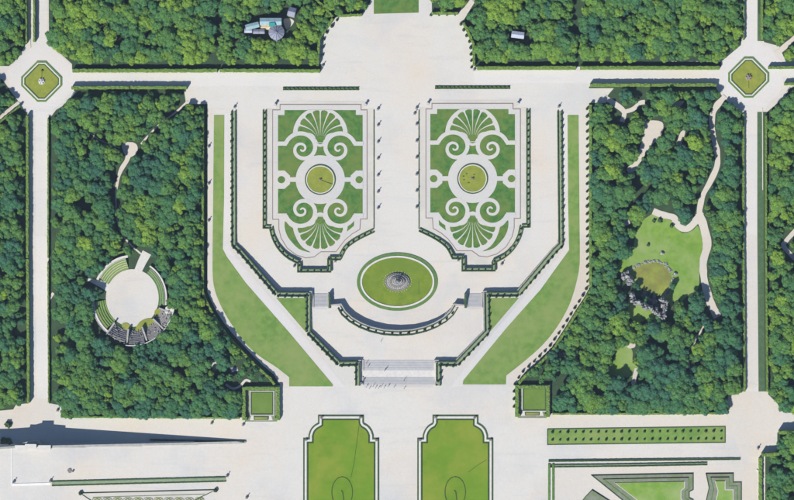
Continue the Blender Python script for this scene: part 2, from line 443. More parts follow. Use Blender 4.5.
hb = MB().box(0, 0, -8, 2 * (abs(X[0]) + 900) * S, 2 * (abs(Y[0]) + 900) * S, 8 + CAM_H + 12)
hm = bpy.data.materials.new('air'); hm.use_nodes = True; hm.node_tree.nodes.clear()
pv = hm.node_tree.nodes.new('ShaderNodeVolumePrincipled'); pv.inputs['Color'].default_value = (0.60, 0.74, 1.0, 1); pv.inputs['Density'].default_value = HAZE; pv.inputs['Anisotropy'].default_value = 0.0
mo_ = hm.node_tree.nodes.new('ShaderNodeOutputMaterial'); hm.node_tree.links.new(pv.outputs[0], mo_.inputs['Volume'])
tag(link('haze', mesh('haze', hb, hm)), kind='stuff')

# ------------------------------------------------------------------ woods: plan outlines (px)
LW_EDGE = [(207.5, 104), (207.5, 292), (211, 300), (217, 312), (225, 324), (236, 337), (250, 352), (262, 364), (274, 374), (281, 385)]
RW_EDGE = [(589, 103), (589, 288), (583, 299), (576, 309), (565, 327), (551, 348), (537, 362), (523, 374), (516, 384)]
WOODS = {
 'ballroom grove': [(50, 118), (56, 110), (66, 104), (77, 91.5), (184, 91.5), (186, 104), (207.5, 104)] + LW_EDGE[1:] + [(243, 386), (243, 417), (62, 418), (60, 406), (50, 404)],
 'grotto grove': [(589, 103), (606, 103), (608, 95), (614, 88), (716, 88), (724, 99), (741, 112), (741, 392), (727, 395), (726, 412.5), (550, 413), (550, 384), (516, 384)] + RW_EDGE[1:-1][::-1],
 'upper left wood': [(48.5, -45), (216, -45), (216, 64), (72, 64), (61, 54), (49, 45)],
 'machinery wood': [(219, -45), (298, -45), (312, 0), (333, 18), (318, 40), (317, 64), (219, 64)],
 'upper central copse left of the long lawn': [(300, -45), (375, -45), (370, 3), (362, 14), (339, 15.5), (317, 0)],
 'upper central copse right of the long lawn': [(431, -45), (495, -45), (472, 0), (458, 13), (432, 13)],
 'upper right inner wood': [(499, -45), (576, -45), (576, 62), (476, 62), (473, 42), (463, 21), (476, 0)],
 'upper right outer wood': [(579, -45), (742, -45), (741, 45), (722, 61), (579, 62)],
 'far left upper wood': [(-45, -45), (25, -45), (26, 44), (18, 58), (9, 66), (-45, 66)],
 'far left wood': [(-45, 84), (3, 78), (14, 95), (20, 102), (8, 113), (-45, 160), (-45, 415), (12, 410), (15, 405), (25, 404), (25, 108), (20, 104), (8, 116), (-45, 160)],
 'far right upper wood': [(764, -45), (840, -45), (840, 62), (786, 62), (779, 46), (764, 42)],
 'far right wood': [(767, 112), (784, 98), (790, 88), (840, 84), (840, 415), (782, 412), (776, 403), (767, 394)],
 'lower right wood': [(764, 456), (776, 450), (776, 432), (840, 430), (840, 540), (764, 540)],
}
WOODS['far left wood'] = [(-45, 84), (2, 79), (12, 93), (18, 101), (-45, 150), (-45, 160), (22, 106), (25, 112), (25, 404), (15, 405), (12, 410), (-45, 415)]
fl = MB()
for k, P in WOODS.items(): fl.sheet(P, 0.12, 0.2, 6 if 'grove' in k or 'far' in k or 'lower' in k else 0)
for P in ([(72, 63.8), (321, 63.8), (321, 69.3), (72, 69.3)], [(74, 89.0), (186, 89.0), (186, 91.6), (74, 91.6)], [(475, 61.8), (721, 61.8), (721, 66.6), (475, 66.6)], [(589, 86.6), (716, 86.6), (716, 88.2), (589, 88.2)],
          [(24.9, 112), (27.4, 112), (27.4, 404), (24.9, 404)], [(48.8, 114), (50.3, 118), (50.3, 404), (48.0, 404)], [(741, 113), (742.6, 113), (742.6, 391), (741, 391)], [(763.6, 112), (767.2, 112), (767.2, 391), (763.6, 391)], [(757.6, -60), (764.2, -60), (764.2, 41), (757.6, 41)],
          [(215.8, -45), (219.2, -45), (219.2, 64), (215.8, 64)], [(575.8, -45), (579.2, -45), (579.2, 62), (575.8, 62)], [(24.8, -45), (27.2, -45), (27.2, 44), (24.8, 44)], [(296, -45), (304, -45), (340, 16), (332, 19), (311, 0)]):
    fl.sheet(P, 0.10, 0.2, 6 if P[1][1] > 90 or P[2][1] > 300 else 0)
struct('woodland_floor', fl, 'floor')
far = MB(); FZ = lambda x, y: Hout(min(max(x, -100), 900), min(y, 600))
for (xa, xb, ya, yb) in ((-8500, 372, -8500, -46), (420, 9300, -8500, -46), (-8500, -46, -46, 235), (-8500, -46, 235, 385), (-8500, -46, 385, 440), (841, 9300, -46, 235), (841, 9300, 235, 385), (841, 9300, 385, 9000)):
    far.sheet([(xa, ya), (xb, ya), (xb, yb), (xa, yb)], .16, .2, 0, FZ)
struct('surrounding_parkland', far, 'verge')

# paths and clearings inside the woods: (outline or line, width)
def wob(P, n=6): return catmull(P, n)
PATHS = [  # line, width
 (wob([(188, 101), (176, 112), (160, 124), (149, 135), (141, 144)]), 1.8, 'thin sandy footpath'),
 (wob([(129, 152), (127, 160), (121, 170), (118, 180), (116, 192), (116, 204)]), [5.5, 1.0], 'sandy footpath'),
 (wob([(116, 204), (117, 218), (121, 232), (129, 243), (141, 254)]), 1.4, 'shaded footpath'),
 (wob([(70, 116), (84, 128), (100, 140), (120, 148)]), 1.2, 'shaded footpath'),
 (wob([(48, 301), (51, 296), (53, 293)]), 2.6, 'footpath'),
 (wob([(604, 97), (615, 104), (624, 112), (622, 122)]), 5.0, 'sandy footpath'),
 (wob([(624, 112), (633, 109), (640, 103), (645, 102)]), 4.2, 'sandy footpath'),
 (wob([(725, 96), (716, 107), (712, 118), (713, 135), (717, 152), (717, 166), (710, 182), (703, 195), (700, 207), (699, 216)]), 5.6, 'sandy footpath'),
 (wob([(699, 213), (704, 228), (707, 245), (703, 262), (704, 280), (709, 300), (717, 317)]), 8.0, 'sandy footpath'),
 (wob([(653, 211), (660, 214), (668, 216), (674, 218), (678, 225), (683, 228.5), (690, 227), (697, 219), (701, 212)]), 6.5, 'sandy footpath'),
 (wob([(703, 326), (694, 342), (687, 352), (688, 364), (691, 374)]), 1.6, 'shaded footpath'),
 (wob([(636, 368), (634, 376), (632, 384)]), 4.0, 'footpath'),
 (wob([(226, 384), (233, 388), (240, 386), (246, 380), (251, 381)]), 2.4, 'footpath'),
 (wob([(472, 0), (465, 10), (459, 21), (456, 26)]), 4.0, 'footpath'),
 (wob([(477, -40), (472, 0)]), 4.0, 'footpath'),
 (wob([(20, 103.5), (8, 113.5), (-20, 137)]), 5.5, 'footpath'),
 (wob([(776, 54), (790, 42), (806, 28)]), 5.0, 'footpath'),
 (wob([(762.3, 108), (762.5, 130), (762.6, 190)]), 0.8, 'footpath'),
 (wob([(29, -20), (29, 20), (30, 48)]), 1.8, 'footpath'),
 (wob([(796, 230), (786, 241), (784, 247), (798, 262)]), 4.5, 'footpath'),
]
CLEAR = [  # outline, material, top
 (catmull([(122, 144), (131, 142), (137, 145), (137, 152), (131, 157), (125, 155)], 5, True), 'gravel2'),
 (catmull([(644, 122), (662, 122), (661, 135), (650, 147), (643, 158), (636, 170), (629, 173), (627, 168), (636, 160), (640, 147), (643, 136)], 4, True), 'gravel2'),
 (catmull([(677, 144), (680, 133), (685, 130), (684, 137), (680, 146)], 4, True), 'gravel2'),
 (catmull([(623, 219), (628, 219), (630, 224), (625, 225)], 4, True), 'gravel2'),
 (catmull([(626, 344), (634, 343), (634, 347), (628, 348)], 4, True), 'gravel2'),
 (catmull([(211, 358), (215, 360), (218, 366), (215, 371), (212, 366)], 3, True), 'gravel2'),
 (catmull([(576, 350), (579, 350), (577, 358), (574, 362)], 3, True), 'gravel2'),
 (catmull([(674, 102), (684, 101), (680, 106), (672, 106)], 4, True), 'gravel2'),
 (catmull([(655, 213), (663, 218), (672, 221), (677, 229), (684, 233), (693, 230), (698, 226), (703, 240), (702, 250), (699, 262), (699, 280), (697, 290), (689, 294), (681, 302), (676, 300), (640, 322), (628, 312), (628, 290), (618, 274), (619, 262), (630, 256), (634, 244), (636, 232), (641, 222), (649, 216)], 4, True), 'lawnb'),
 (catmull([(607, 372), (613, 360), (618, 347), (628, 346), (632, 352), (632, 362), (638, 368), (634, 376), (618, 376)], 4, True), 'lawnb'),
 (catmull([(256, 22), (262, 17), (280, 17), (287, 20), (292, 24), (290, 31), (285, 36), (262, 37), (246, 34), (245, 29)], 4, True), 'floor'),
 (catmull([(510, 33), (523, 33), (527, 38), (520, 42), (509, 40)], 4, True), 'floor'),
]
HOLES = [((612, 152), 5), ((602, 392), 7), ((572, 398), 6), ((668, 345), 6), ((690, 335), 5), ((562, 338), 4), ((655, 190), 8), ((630, 205), 6), ((88, 205), 6), ((62, 330), 5), ((168, 292), 6), ((180, 365), 5), ((75, 345), 5), ((130, 115), 3), ((120, 40), 4), ((520, 48), 5), ((560, 20), 4), ((640, 45), 4), ((700, 30), 4), ((150, 188), 7), ((93, 283), 7), ((640, 188), 10), ((98, 330), 6), ((600, 350), 5), ((560, 395), 4), ((690, 300), 4), ((110, 342), 6), ((15, 330), 5), ((18, 200), 5), ((640, 100), 5), ((80, 205), 5), ((655, 235), 0), ((130, 348), 6), ((626, 228), 5)]
pm = MB(); zz = 0.22
for L, wd, nm in PATHS:
    L2 = resample(L, 3.0); n = len(L2)
    ws = [wd] * n if not isinstance(wd, list) else [wd[0] + (wd[1] - wd[0]) * i / n for i in range(n)]
    ws = [q * (1 + 0.25 * noise.noise(Vector((p[0] * .11, p[1] * .11, 3)))) for q, p in zip(ws, L2)]
    pm.ribbon(L2, ws, zz, 0.12); zz += 0.004
struct('footpath', pm, 'gravel2')
k_ = {'gravel2': ('sandy_clearing', 0.31), 'lawnb': ('meadow', 0.2), 'floor': ('bare_ground', 0.16)}
for mt, (nm, z) in k_.items():
    b = MB()
    for P, m_ in CLEAR:
        if m_ == mt: b.sheet(P, z, 0.2, 9)
    struct(nm, b, mt)

# avenues, squares
def oct_place(cx, cy): return [(cx + 32 * sx_, cy + 32 * sy_) for sx_, sy_ in []]
av = MB()
av.sheet([(36.5, -60), (47, -60), (47, 44), (46, 112), (47, 120), (46.8, 404), (35.6, 404), (36, 120), (36, 112), (36.8, 44)], 0.02, 0.1, 12)
av.sheet([(745, -60), (757.3, -60), (757, 44), (757, 392), (745, 392), (745, 44)], 0.02, 0.1, 12)
av.sheet([(78, 73.3), (320, 73.3), (320, 86), (76, 86)], 0.03, 0.1, 0)
av.sheet([(474, 70.5), (721, 70.5), (721, 83), (474, 83)], 0.03, 0.1, 0)
struct('avenue', av, 'gravel3')
sq = MB()
LP = [(31, 48), (36, 44.5), (48, 44.5), (60, 54), (71, 65), (78, 67), (78, 87), (70, 92), (63, 102), (54, 108), (53, 114), (33, 114), (31, 110), (27, 113), (24, 106), (17, 99), (12, 90), (9, 84), (8, 76), (-60, 76), (-60, 72.5), (6, 72.5), (14, 62)]
RP = [(720, 62), (726, 54), (740, 45), (744, 40), (759, 40), (764, 46), (770, 44), (775, 55), (781, 60), (783, 68), (850, 69), (850, 75), (783, 76), (784, 84), (778, 96), (768, 102), (765, 110), (743, 112), (738, 104), (728, 99), (722, 90), (716, 84), (716, 70)]
sq.sheet(LP, 0.045, 0.1, 0); sq.sheet(RP, 0.045, 0.1, 0)
struct('square', sq, 'gravel3')
sd2 = MB()
sd2.sheet([(-60, 420), (8, 420), (14, 409), (31, 407), (35, 399), (47, 399), (49, 406), (60, 408), (61, 420), (243, 419), (243, 438), (62, 432), (-60, 433)], 0.03, 0.1, 12)
sd2.sheet([(727, 395), (745, 391), (757, 391), (775, 392), (776, 402), (779, 414), (774, 430), (769, 441), (758, 448), (756, 456), (742, 456), (726, 424)], 0.035, 0.1, 12)
sd2.sheet([(550, 414), (727, 413.5), (727, 426), (547, 427)], 0.03, 0.1, 12)
sd2.sheet([(554, 466), (755, 463), (755, 540), (554, 540)], 0.03, 0.1, 0)
struct('sandy_walk', sd2, 'gravel2')

# ------------------------------------------------------------------ lawns
def rot_mir(P): return mir(P)
ln = MB()
BL = [(214, 115), (224.3, 115), (224, 200), (222.7, 249), (227, 257), (246, 283), (290, 333), (333, 384), (333, 386), (289.5, 386), (289.5, 377)] + \
     catmull([(289, 376.5), (276, 366.5), (263, 358), (250.4, 348), (240, 336), (232.7, 325.6), (225, 313), (218.5, 300), (214.5, 288), (212.8, 275), (212.6, 250)], 4)
ln.sheet(BL, 0.1, 0.2, 9); 
BR = [(567.5, 115), (578.5, 115), (579.7, 250)] + catmull([(579.7, 250), (578.8, 270), (572, 297), (563.7, 315.5), (553, 332), (541, 346), (524, 361), (505.8, 375.4)], 4) + [(505.5, 384), (462.5, 384), (463, 380), (506, 328), (540, 290), (569, 250), (568, 200)]
ln.sheet(BR, 0.1, 0.2, 9)
TL = [(276.5, 298), (306, 298), (306, 332)]
ln.sheet(TL, 0.1, 0.2, 6, Hout); ln.sheet([(MX(306, 332), 332), (MX(306, 298), 298), (MX(276.5, 298), 298)], 0.1, 0.2, 6, Hout)
struct('lawn', ln, 'lawn')
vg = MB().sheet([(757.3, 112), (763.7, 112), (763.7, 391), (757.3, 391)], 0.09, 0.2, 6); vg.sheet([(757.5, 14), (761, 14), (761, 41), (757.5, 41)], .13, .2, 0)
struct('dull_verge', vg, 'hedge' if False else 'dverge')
tv = MB().sheet([(373.8, -60), (418.6, -60), (418.6, 12.6), (373.8, 13.8)], 0.1, 0.2, 0)
struct('long_lawn', tv, 'grass')
dr = MB().ribbon([(325, 51), (352, 62), (384, 80)], .7, .03, .05).ribbon([(470, 49), (440, 63), (408, 79)], .7, .03, .05)
struct('gravel_seam', dr, 'gravel2')
rw_ = MB()
for P in ([(224.5, 113), (230.5, 113), (230.5, 249), (237, 258), (262, 287), (306, 337), (345, 386), (334, 386), (290, 333), (246, 283), (227, 257), (223.2, 249)],): 
    rw_.sheet(P, 0.03, 0.1, 9, Hout); rw_.sheet(mir(P), 0.03, 0.1, 9, Hout)
struct('ramp_path', rw_, 'gravel3')
ow_ = MB()
o1 = [(208, 108), (213.4, 108), (212.2, 250), (212.4, 275), (214, 289), (218, 301), (232, 326.5), (250, 349), (275, 367), (289, 378), (289, 388), (281, 388)] + LW_EDGE[1:][::-1]
ow_.sheet(o1, 0.03, 0.1, 9)
o2 = [(579, 104), (588.5, 104), (588.5, 288)] + RW_EDGE[2:] + [(514, 388), (506, 388), (506.4, 375.8), (524.5, 361.6), (541.5, 346.5), (553.6, 332.5), (564.3, 315.8), (572.6, 297.3), (579.4, 270), (580.3, 250)]
ow_.sheet(o2, 0.03, 0.1, 9)
struct('side_walk', ow_, 'gravel2')

# ------------------------------------------------------------------ embroidered parterres
def spiral(cx, cy, sx, sy):
    an = [163, 90, 0, -90, -180, -270, -360, -450, -520]; rr = [16.9, 15.2, 13.2, 9.6, 6.9, 4.6, 3.4, 2.2, 1.2]; wd = [4.0, 4.1, 4.0, 3.8, 3.1, 2.5, 2.0, 1.7, 1.4]
    pts = []; ws = []
    for i in range(len(an) - 1):
        for k in range(9):
            t = k / 9; a = math.radians(an[i] + (an[i + 1] - an[i]) * t); r = rr[i] + (rr[i + 1] - rr[i]) * t
            pts.append((cx + sx * r * math.cos(a), cy - sy * r * math.sin(a))); ws.append(wd[i] + (wd[i + 1] - wd[i]) * t)
    return pts, ws
def parterre(cx, f, lab, side):
    """f = +1: rounded shoulder on the left (left parterre); -1 mirrored"""
    q = lambda P: [(cx + f * (x - 320.3), y - (1.0 if f < 0 else 0)) for x, y in P]
    r = root('embroidered_parterre', lab, 'parterre', (cx, 180), 'scrollwork parterres flanking the central walk', 0)
    b = MB().sheet(q([(280, 104.5), (361, 104.5), (361, 110), (367, 110), (367, 219), (360.5, 219), (359.8, 229.5), (352, 234), (345, 240), (340.6, 245.5), (336, 251.8), (321, 251.8), (314, 257), (306, 258), (296, 255), (287, 248), (281, 238), (278.8, 229), (278.8, 219.4), (272.6, 219.4), (272.6, 110), (280, 110)]), 0.12, 0.15, 0)
    part(r, 'sand_field', b, 'sand')
    eg = MB(); E = q([(280, 104.5), (361, 104.5), (361, 110), (367, 110), (367, 219), (360.5, 219), (359.8, 229.5), (352, 234), (345, 240), (340.6, 245.5), (336, 251.8), (321, 251.8), (314, 257), (306, 258), (296, 255), (287, 248), (281, 238), (278.8, 229), (278.8, 219.4), (272.6, 219.4), (272.6, 110), (280, 110), (280, 104.5)])
    eg.ribbon(E if f > 0 else E, 0.75, 0.2, 0.2); part(r, 'brick_edging', eg, 'edge')
    # turf panels
    P = q([(284.5, 110.2), (355.8, 110.2), (355.8, 115), (362.6, 115), (362.6, 215), (354.6, 215), (353.8, 226), (347, 231.5), (344, 219.8), (320, 214), (298, 224), (287, 215), (278, 214.5), (278, 115.2), (284.5, 115.2)])
    ox = q([(278, 170.5), (284.5, 170.5), (290, 175.5), (290, 184), (284.5, 188.8), (278, 188.8)])
    part(r, 'turf', MB().sheet(P, 0.2, 0.1, 0), 'grass')
    def crescent(mirr=1): 
        o = [(285, 221.3), (284.8, 228), (286.5, 234), (290, 240), (299, 249), (310.4, 252.4), (302.8, 247.8), (296.5, 239), (293.4, 229), (289.5, 226)]
        return catmull(o, 3, True)
    part(r, 'turf', MB().sheet(q(crescent()), 0.2, 0.1, 0), 'grass')
    # sand over turf
    z = 0.23; c0 = (cx, 179.6 - (1.0 if f < 0 else 0))
    ring = ell(c0[0], c0[1], 24.6, 24.4, 56)
    part(r, 'sand_ring', MB().sheet(ring, z + 0.02, 0.05, 0), 'sand')
    for s in (-1, 1):
        ob = [(320.3 + s * (x - 320.3), y) for x, y in [(277.6, 170.5), (284.5, 170.5), (290, 175.5), (290, 184), (284.5, 188.8), (277.6, 188.8)]]
        if s > 0: ob = ob[::-1]
        bb = MB().sheet(q(ob), z + 0.006, 0.05, 0)
        bb.sheet(q([(320.3 + s * x, y) for x, y in ((-32, 177.2), (-23.5, 177.2), (-23.5, 181.8), (-32, 181.8))][::s]), z + 0.012, 0.05, 0)
        part(r, 'sand_octagon', bb, 'sand')
        part(r, 'turf_disc', MB().sheet(ell(cx + f * s * 38.9, c0[1] + 0.1, 3.7, 3.6, 20), z + 0.05, 0.06, 0), 'grass')
    for v in (-1, 1):           # upper then lower half, mirrored about the ring
        Y = lambda y: c0[1] + (y - 179.6) * (-v) if v > 0 else c0[1] + (y - 179.6)
        Y = (lambda y, v=v: c0[1] + (y - 179.6) * (1 if v < 0 else -1))
        # clear ground of the shell, arch band
        m2 = MB()
        arch = []
        N_ = 40
        for k in range(N_ + 1):
            a = math.radians(-12 + 204 * k / N_); arch.append((cx + 27.4 * math.cos(a), max(0, 0) + Y(134.5 - 27.4 * min(math.sin(a), 0.905))))
        back = [(cx - 20, Y(142)), (cx + 20, Y(142))]
        part(r, 'shell_bed', MB().sheet(arch + [(cx - 8, Y(143)), (cx + 8, Y(143))], z + 0.004 + 0.004 * v, 0.05, 0), 'sand')
        # eight turf petals of the shell between seven sand ribs
        nP = 8
        for k in range(nP):
            a0 = 90 + (k - nP / 2) * 22.5 + 2.1; a1 = 90 + (k + 1 - nP / 2) * 22.5 - 2.1
            def ray(a, t):      # curved ribs gather at the foot
                th = math.radians(90 + (a - 90) * 0.92)
                tip = (cx + 21.6 * math.cos(math.radians(a)), 134.0 - 22.6 * max(-0.1, math.sin(math.radians(a))) )
                foot = (cx + (90 - a) / 90 * 4.6, 139.5)
                ctl = (cx + (90 - a) / 90 * 5.5, 126.5 + abs(90 - a) / 90 * 4.0)
                x = (1 - t) ** 2 * foot[0] + 2 * t * (1 - t) * ctl[0] + t * t * tip[0]
                y = (1 - t) ** 2 * foot[1] + 2 * t * (1 - t) * ctl[1] + t * t * tip[1]
                return (x, Y(y))
            A_ = [ray(a0, t / 7) for t in range(8)]; B_ = [ray(a1, t / 7) for t in range(8)]
            am = (a0 + a1) / 2
            tips = []
            for u in range(1, 8):
                aa = a0 + (a1 - a0) * u / 8; rr = 1.0 + 0.035 * abs(math.sin(u / 8 * math.pi * 3)) + 0.04 * math.sin(u / 8 * math.pi)
                pt = ray(aa, 1.0); tips.append((cx + (pt[0] - cx) * rr, Y(134) + (pt[1] - Y(134)) * rr))
            part(r, 'shell_petal', MB().sheet(A_ + tips + B_[::-1], z + 0.05, 0.06, 0), 'grass')
        part(r, 'shell_foot', MB().sheet([(cx - 5.2, Y(136.6)), (cx, Y(135.2)), (cx + 5.2, Y(136.6)), (cx + 2.4, Y(142.4)), (cx - 2.4, Y(142.4))], z + 0.052, 0.06, 0), 'grass')
        part(r, 'sand_band', MB().ribbon(catmull([(cx - 6.5, Y(142.5)), (cx, Y(145.6)), (cx + 6.5, Y(142.5))], 4), 2.6, z + 0.068 + .002 * v, 0.05), 'sand')
        for s in (-1, 1):
            pts, ws = spiral(cx + s * 18.4, Y(148.6), -s, 1 if v < 0 else -1)
            # patch of turf beneath each volute, over the shell bed
            part(r, 'volute_turf', MB().sheet(ell(cx + s * 18.6, Y(148.4), 14.8, 14.6, 40), z + 0.014 + 0.002 * s, 0.05, 0), 'grass')
            part(r, 'sand_volute', MB().ribbon(pts, ws, z + 0.060 + 0.002 * s + 0.004 * v, 0.05), 'sand')
            if not (v > 0 and s * f > 0) or True:
                e = [(cx + s * 43.0, Y(143.6)), (cx + s * 33.4, Y(143.6))]
                part(r, 'sand_band', MB().ribbon(e, 4.2, z + 0.050 + 0.002 * s, 0.05), 'sand')
    r2 = root('round_basin', 'round green pool in the scroll parterre ' + side, 'fountain', c0, 'round pools of the parterres', 0)
    part(r2, 'rim', MB().sheet(ell(*c0, 15.4, 15.3, 48), 0.55, 0.5, 0, holes=[ell(*c0, 14.2, 14.1, 48)]), 'box')
    part(r2, 'inner_rim', MB().sheet(ell(*c0, 14.2, 14.1, 48), 0.50, 0.4, 0, holes=[ell(*c0, 13.3, 13.2, 48)]), 'stone')
    part(r2, 'water', MB().sheet(ell(*c0, 13.28, 13.18, 48), 0.36, 0.1, 0), 'water3')
    fg = MB(); x0, y0, _ = w(*c0)
    for k in range(5):
        a = k * 1.3; fg.ico((x0 + 0.55 * math.cos(a), y0 + 0.4 * math.sin(a), 0.55), 0.35, 0.4, k, 2, 1.2)
    fg.lathe(x0, y0, [(0.5, 0.3), (0.4, 0.8), (0.22, 1.1), (0.28, 1.4), (0.1, 1.8)], 8)
    part(r2, 'lizard_group', fg, 'gold')
    if f > 0: part(r2, 'pipe', MB().tube([w(c0[0], c0[1], .4), w(c0[0] + 6, c0[1] + 2.5, .4), w(c0[0] + 12.6, c0[1] + 4.6, .4)], 0.16), 'pipe')
    else:
        for (dx, dy) in ((-6, -5), (-8.5, 1), (-4, 4), (1.5, -4), (-9, -2.5)): 
            part(r2, 'algae_patch', MB().sheet([(c0[0] + dx + (1.1 + .5 * math.sin(3 * k + dx)) * math.cos(k * .9), c0[1] + dy + .7 * math.sin(k * .9)) for k in range(7)], 0.38, 0.02, 0), 'pipe')
parterre(320.3, 1, 'scroll and shell turf parterre left of the central walk', 'left of the central walk')
parterre(472.6, -1, 'scroll and shell turf parterre right of the central walk', 'right of the central walk')
# margin gravel of each parterre
mg = MB()
PM = [(266, 108.5), (276, 108.5), (276, 101), (364.5, 101), (364.5, 108.5), (373.8, 108.5), (373.8, 229.5), (359.5, 236), (350, 241), (343, 247), (337, 257), (328, 257), (328, 269), (301.5, 269), (301, 261), (290, 256), (280, 246), (275, 235), (273.5, 225), (266, 225)]
mg.sheet(PM, 0.05, 0.1, 0); mg.sheet([(793 - x, y - 1) for x, y in PM], 0.05, 0.1, 0)
struct('parterre_margin', mg, 'bed')

# ------------------------------------------------------------------ low box hedges, strips of turf between them, yews
YEW = []
def box_strip(L, wd, lab, cat='hedge', hf=None, grp='box hedge borders', h=0.9, hw=1.25, inner='box', dark='box', core='strip', z0=0.05, ends=True):
    r = root('hedge_border', lab, cat, L[0], grp)
    L = [tuple(p) for p in L]
    A = offset(L, wd / 2 - hw / 2); B = offset(L, -(wd / 2 - hw / 2))
    part(r, 'turf_strip', MB().ribbon(resample(L, 3), wd - hw, z0 + 0.1, 0.15, hf or Hout), core)
    part(r, 'hedge', MB().hedge(A, hw, h, 0.1, 1.4, hf or Hout), inner)
    part(r, 'hedge', MB().hedge(B, hw, h, 0.1, 1.4, hf or Hout), dark)
    return r
for k, (f, sd_) in enumerate(((lambda P: P, 'left'), (mir, 'right'))):
    L = f(RL)
    names = ['double box hedge lining the straight upper ramp on the %s', 'double box hedge on the diagonal wall of the %s ramp', 'short crosswise double hedge above the triangular lawn on the %s', 'double hedge on the inner side of the %s triangular lawn', 'double hedge on the lower diagonal wall of the %s ramp', 'short crosswise double hedge ending at the %s side of the wide stairs', 'double hedge flanking the wide stairs on the %s']
    segs = [L[0:3], L[2:4], L[3:5], L[4:6], L[5:7], L[6:8], L[7:9]]
    for s_, nm in zip(segs, names): box_strip(s_, 5.0, nm % sd_, hw=1.15, core='strip', h=1.0)
# retaining walls under them
for f, sd_ in ((lambda P: P, 'left'), (mir, 'right')):
    for P, z0, lab in (([(WALL_L[0][0], 240)] + WALL_L[1:4] + [(312.2, WALL_L[4][1])], 0, 'stone retaining wall holding the %s ramp above the sunken garden'),
                   ([(WALL_L[4][0], WALL_L[4][1] + .8), WALL_L[5], WALL_L[6], (361.6, WALL_L[7][1])], 2.5, 'stone retaining wall holding the %s ramp beside the middle terrace')):
        b = MB(); Q = resample(f(P), 2.0); A = offset(Q, 1.0); n = len(Q); vs = []; fs = []
        for p, q in zip(Q, A):
            dx, dy = (q[0] - p[0]) * 0.55, (q[1] - p[1]) * 0.55; zt = Hout(*p) + 0.12; zb = z0 - 0.4
            vs += [w(p[0] + dx, p[1] + dy, zb), w(p[0] + dx, p[1] + dy, zt), w(p[0] - dx, p[1] - dy, zt), w(p[0] - dx, p[1] - dy, zb)]
        for i in range(n - 1):
            o = 4 * i
            for k in range(3): fs.append((o + k, o + k + 1, o + k + 5, o + k + 4))
        fs += [(0, 1, 2, 3), (4 * n - 4, 4 * n - 1, 4 * n - 2, 4 * n - 3)]
        b.add(vs, fs); single('retaining_wall', b, 'wall', lab % sd_, 'wall')
# curved terrace wall round the oval fountain
full = [(331, 305)] + CURVE + mir(([(331, 305)] + CURVE)[:-1])[::-1]
b = MB().hedge(full, 1.1, 0, 0, 2.0, hf=lambda x, y: 0, base=-0.3, ztop=3.2)
single('retaining_wall', b, 'wall', 'curved stone retaining wall below the oval fountain', 'wall')
zm = lambda x, y: 2.5
Lc = offset(full, -3.0) if offset(full, -3.0)[4][1] > full[4][1] else offset(full, 3.0)
Lc = Lc[1:-1]
box_strip(Lc, 4.6, 'curved double box hedge on the terrace edge below the oval fountain', hf=zm, h=0.8, hw=1.1, core='bed')
for p in along(Lc, 8.2, 4): YEW.append((p, 'dark yew cone along the curved terrace below the oval fountain', 2.5, 0.85))
for f, sd_ in ((lambda P: P, 'left'), (mir, 'right')):
    single('clipped_hedge', MB().hedge(f([(329.6, 293.6), (329.8, 308)]), 2.2, 1.0, 0.15, 1.2, hf=lambda x, y: 2.2, base=-2.4), 'box', 'short clipped hedge beside the %s side stairs' % sd_, 'hedge', 'hedge stubs at the side stairs')
    # yews of the ramp
    T = offset(f(RL), -2.1 if sd_ == 'left' else 2.1)
    if sd_ == 'left' and T[0][0] > 233.6: T = offset(f(RL), 2.1)
    if sd_ == 'right' and T[0][0] < f(RL)[0][0]: T = offset(f(RL), -2.1)
    T[0] = (T[0][0], 113)
    for p in along(T, 6.7, 1.5): YEW.append((p, 'dark yew cone in the row outside the %s ramp hedge' % sd_, None, 0.95))

# hedge round each parterre
PL = [(264.6, 110), (264.6, 226.8), (271, 227), (273.5, 237), (279, 247.5), (288, 256.5), (299.3, 262.6), (299.3, 270.5), (329.3, 270.5), (329.3, 258.3), (339.5, 258.3), (344.5, 248.8), (351, 242.8), (360, 237.2), (373.6, 230.6)]
for f, sd_ in ((lambda P: P, 'left'), (lambda P: [(792.8 - x, y - 1) for x, y in P], 'right')):
    L = f(PL); L1 = f(catmull(PL[2:7], 4)); L3 = f([PL[9], PL[10]] + catmull(PL[10:], 3)[1:])
    box_strip(L[0:3], 4.0, 'long straight double hedge on the outer edge of the %s parterre' % sd_, h=0.7, hw=1.0)
    box_strip(L1, 4.4, 'curved double hedge at the rounded shoulder of the %s parterre' % sd_, h=0.7, hw=1.1)
    box_strip(f(PL[6:10]), 4.2, 'squared double hedge round the lower tip of the %s parterre' % sd_, h=0.7, hw=1.1)
    box_strip(L3, 4.2, 'curved double hedge of the %s parterre facing the oval fountain' % sd_, h=0.7, hw=1.1)
    x0 = f([(373.9, 0)])[0][0]
    single('box_edging', MB().hedge([(x0, 110), (x0, 229)], 0.9, 0.45, 0.08, 1.5), 'box', 'thin low box edging on the inner side of the %s parterre' % sd_, 'hedge')
    for p in along(L[0:2], 6.3, 3): YEW.append((p, 'tiny yew cone in the outer hedge of the %s parterre' % sd_, None, 0.72))
    for p in along(L1, 6.3, 3) + along(f(PL[6:10]), 6.6, 3) + along(L3, 6.6, 6): YEW.append((p, 'tiny yew cone in the lower hedge of the %s parterre' % sd_, None, 0.66))

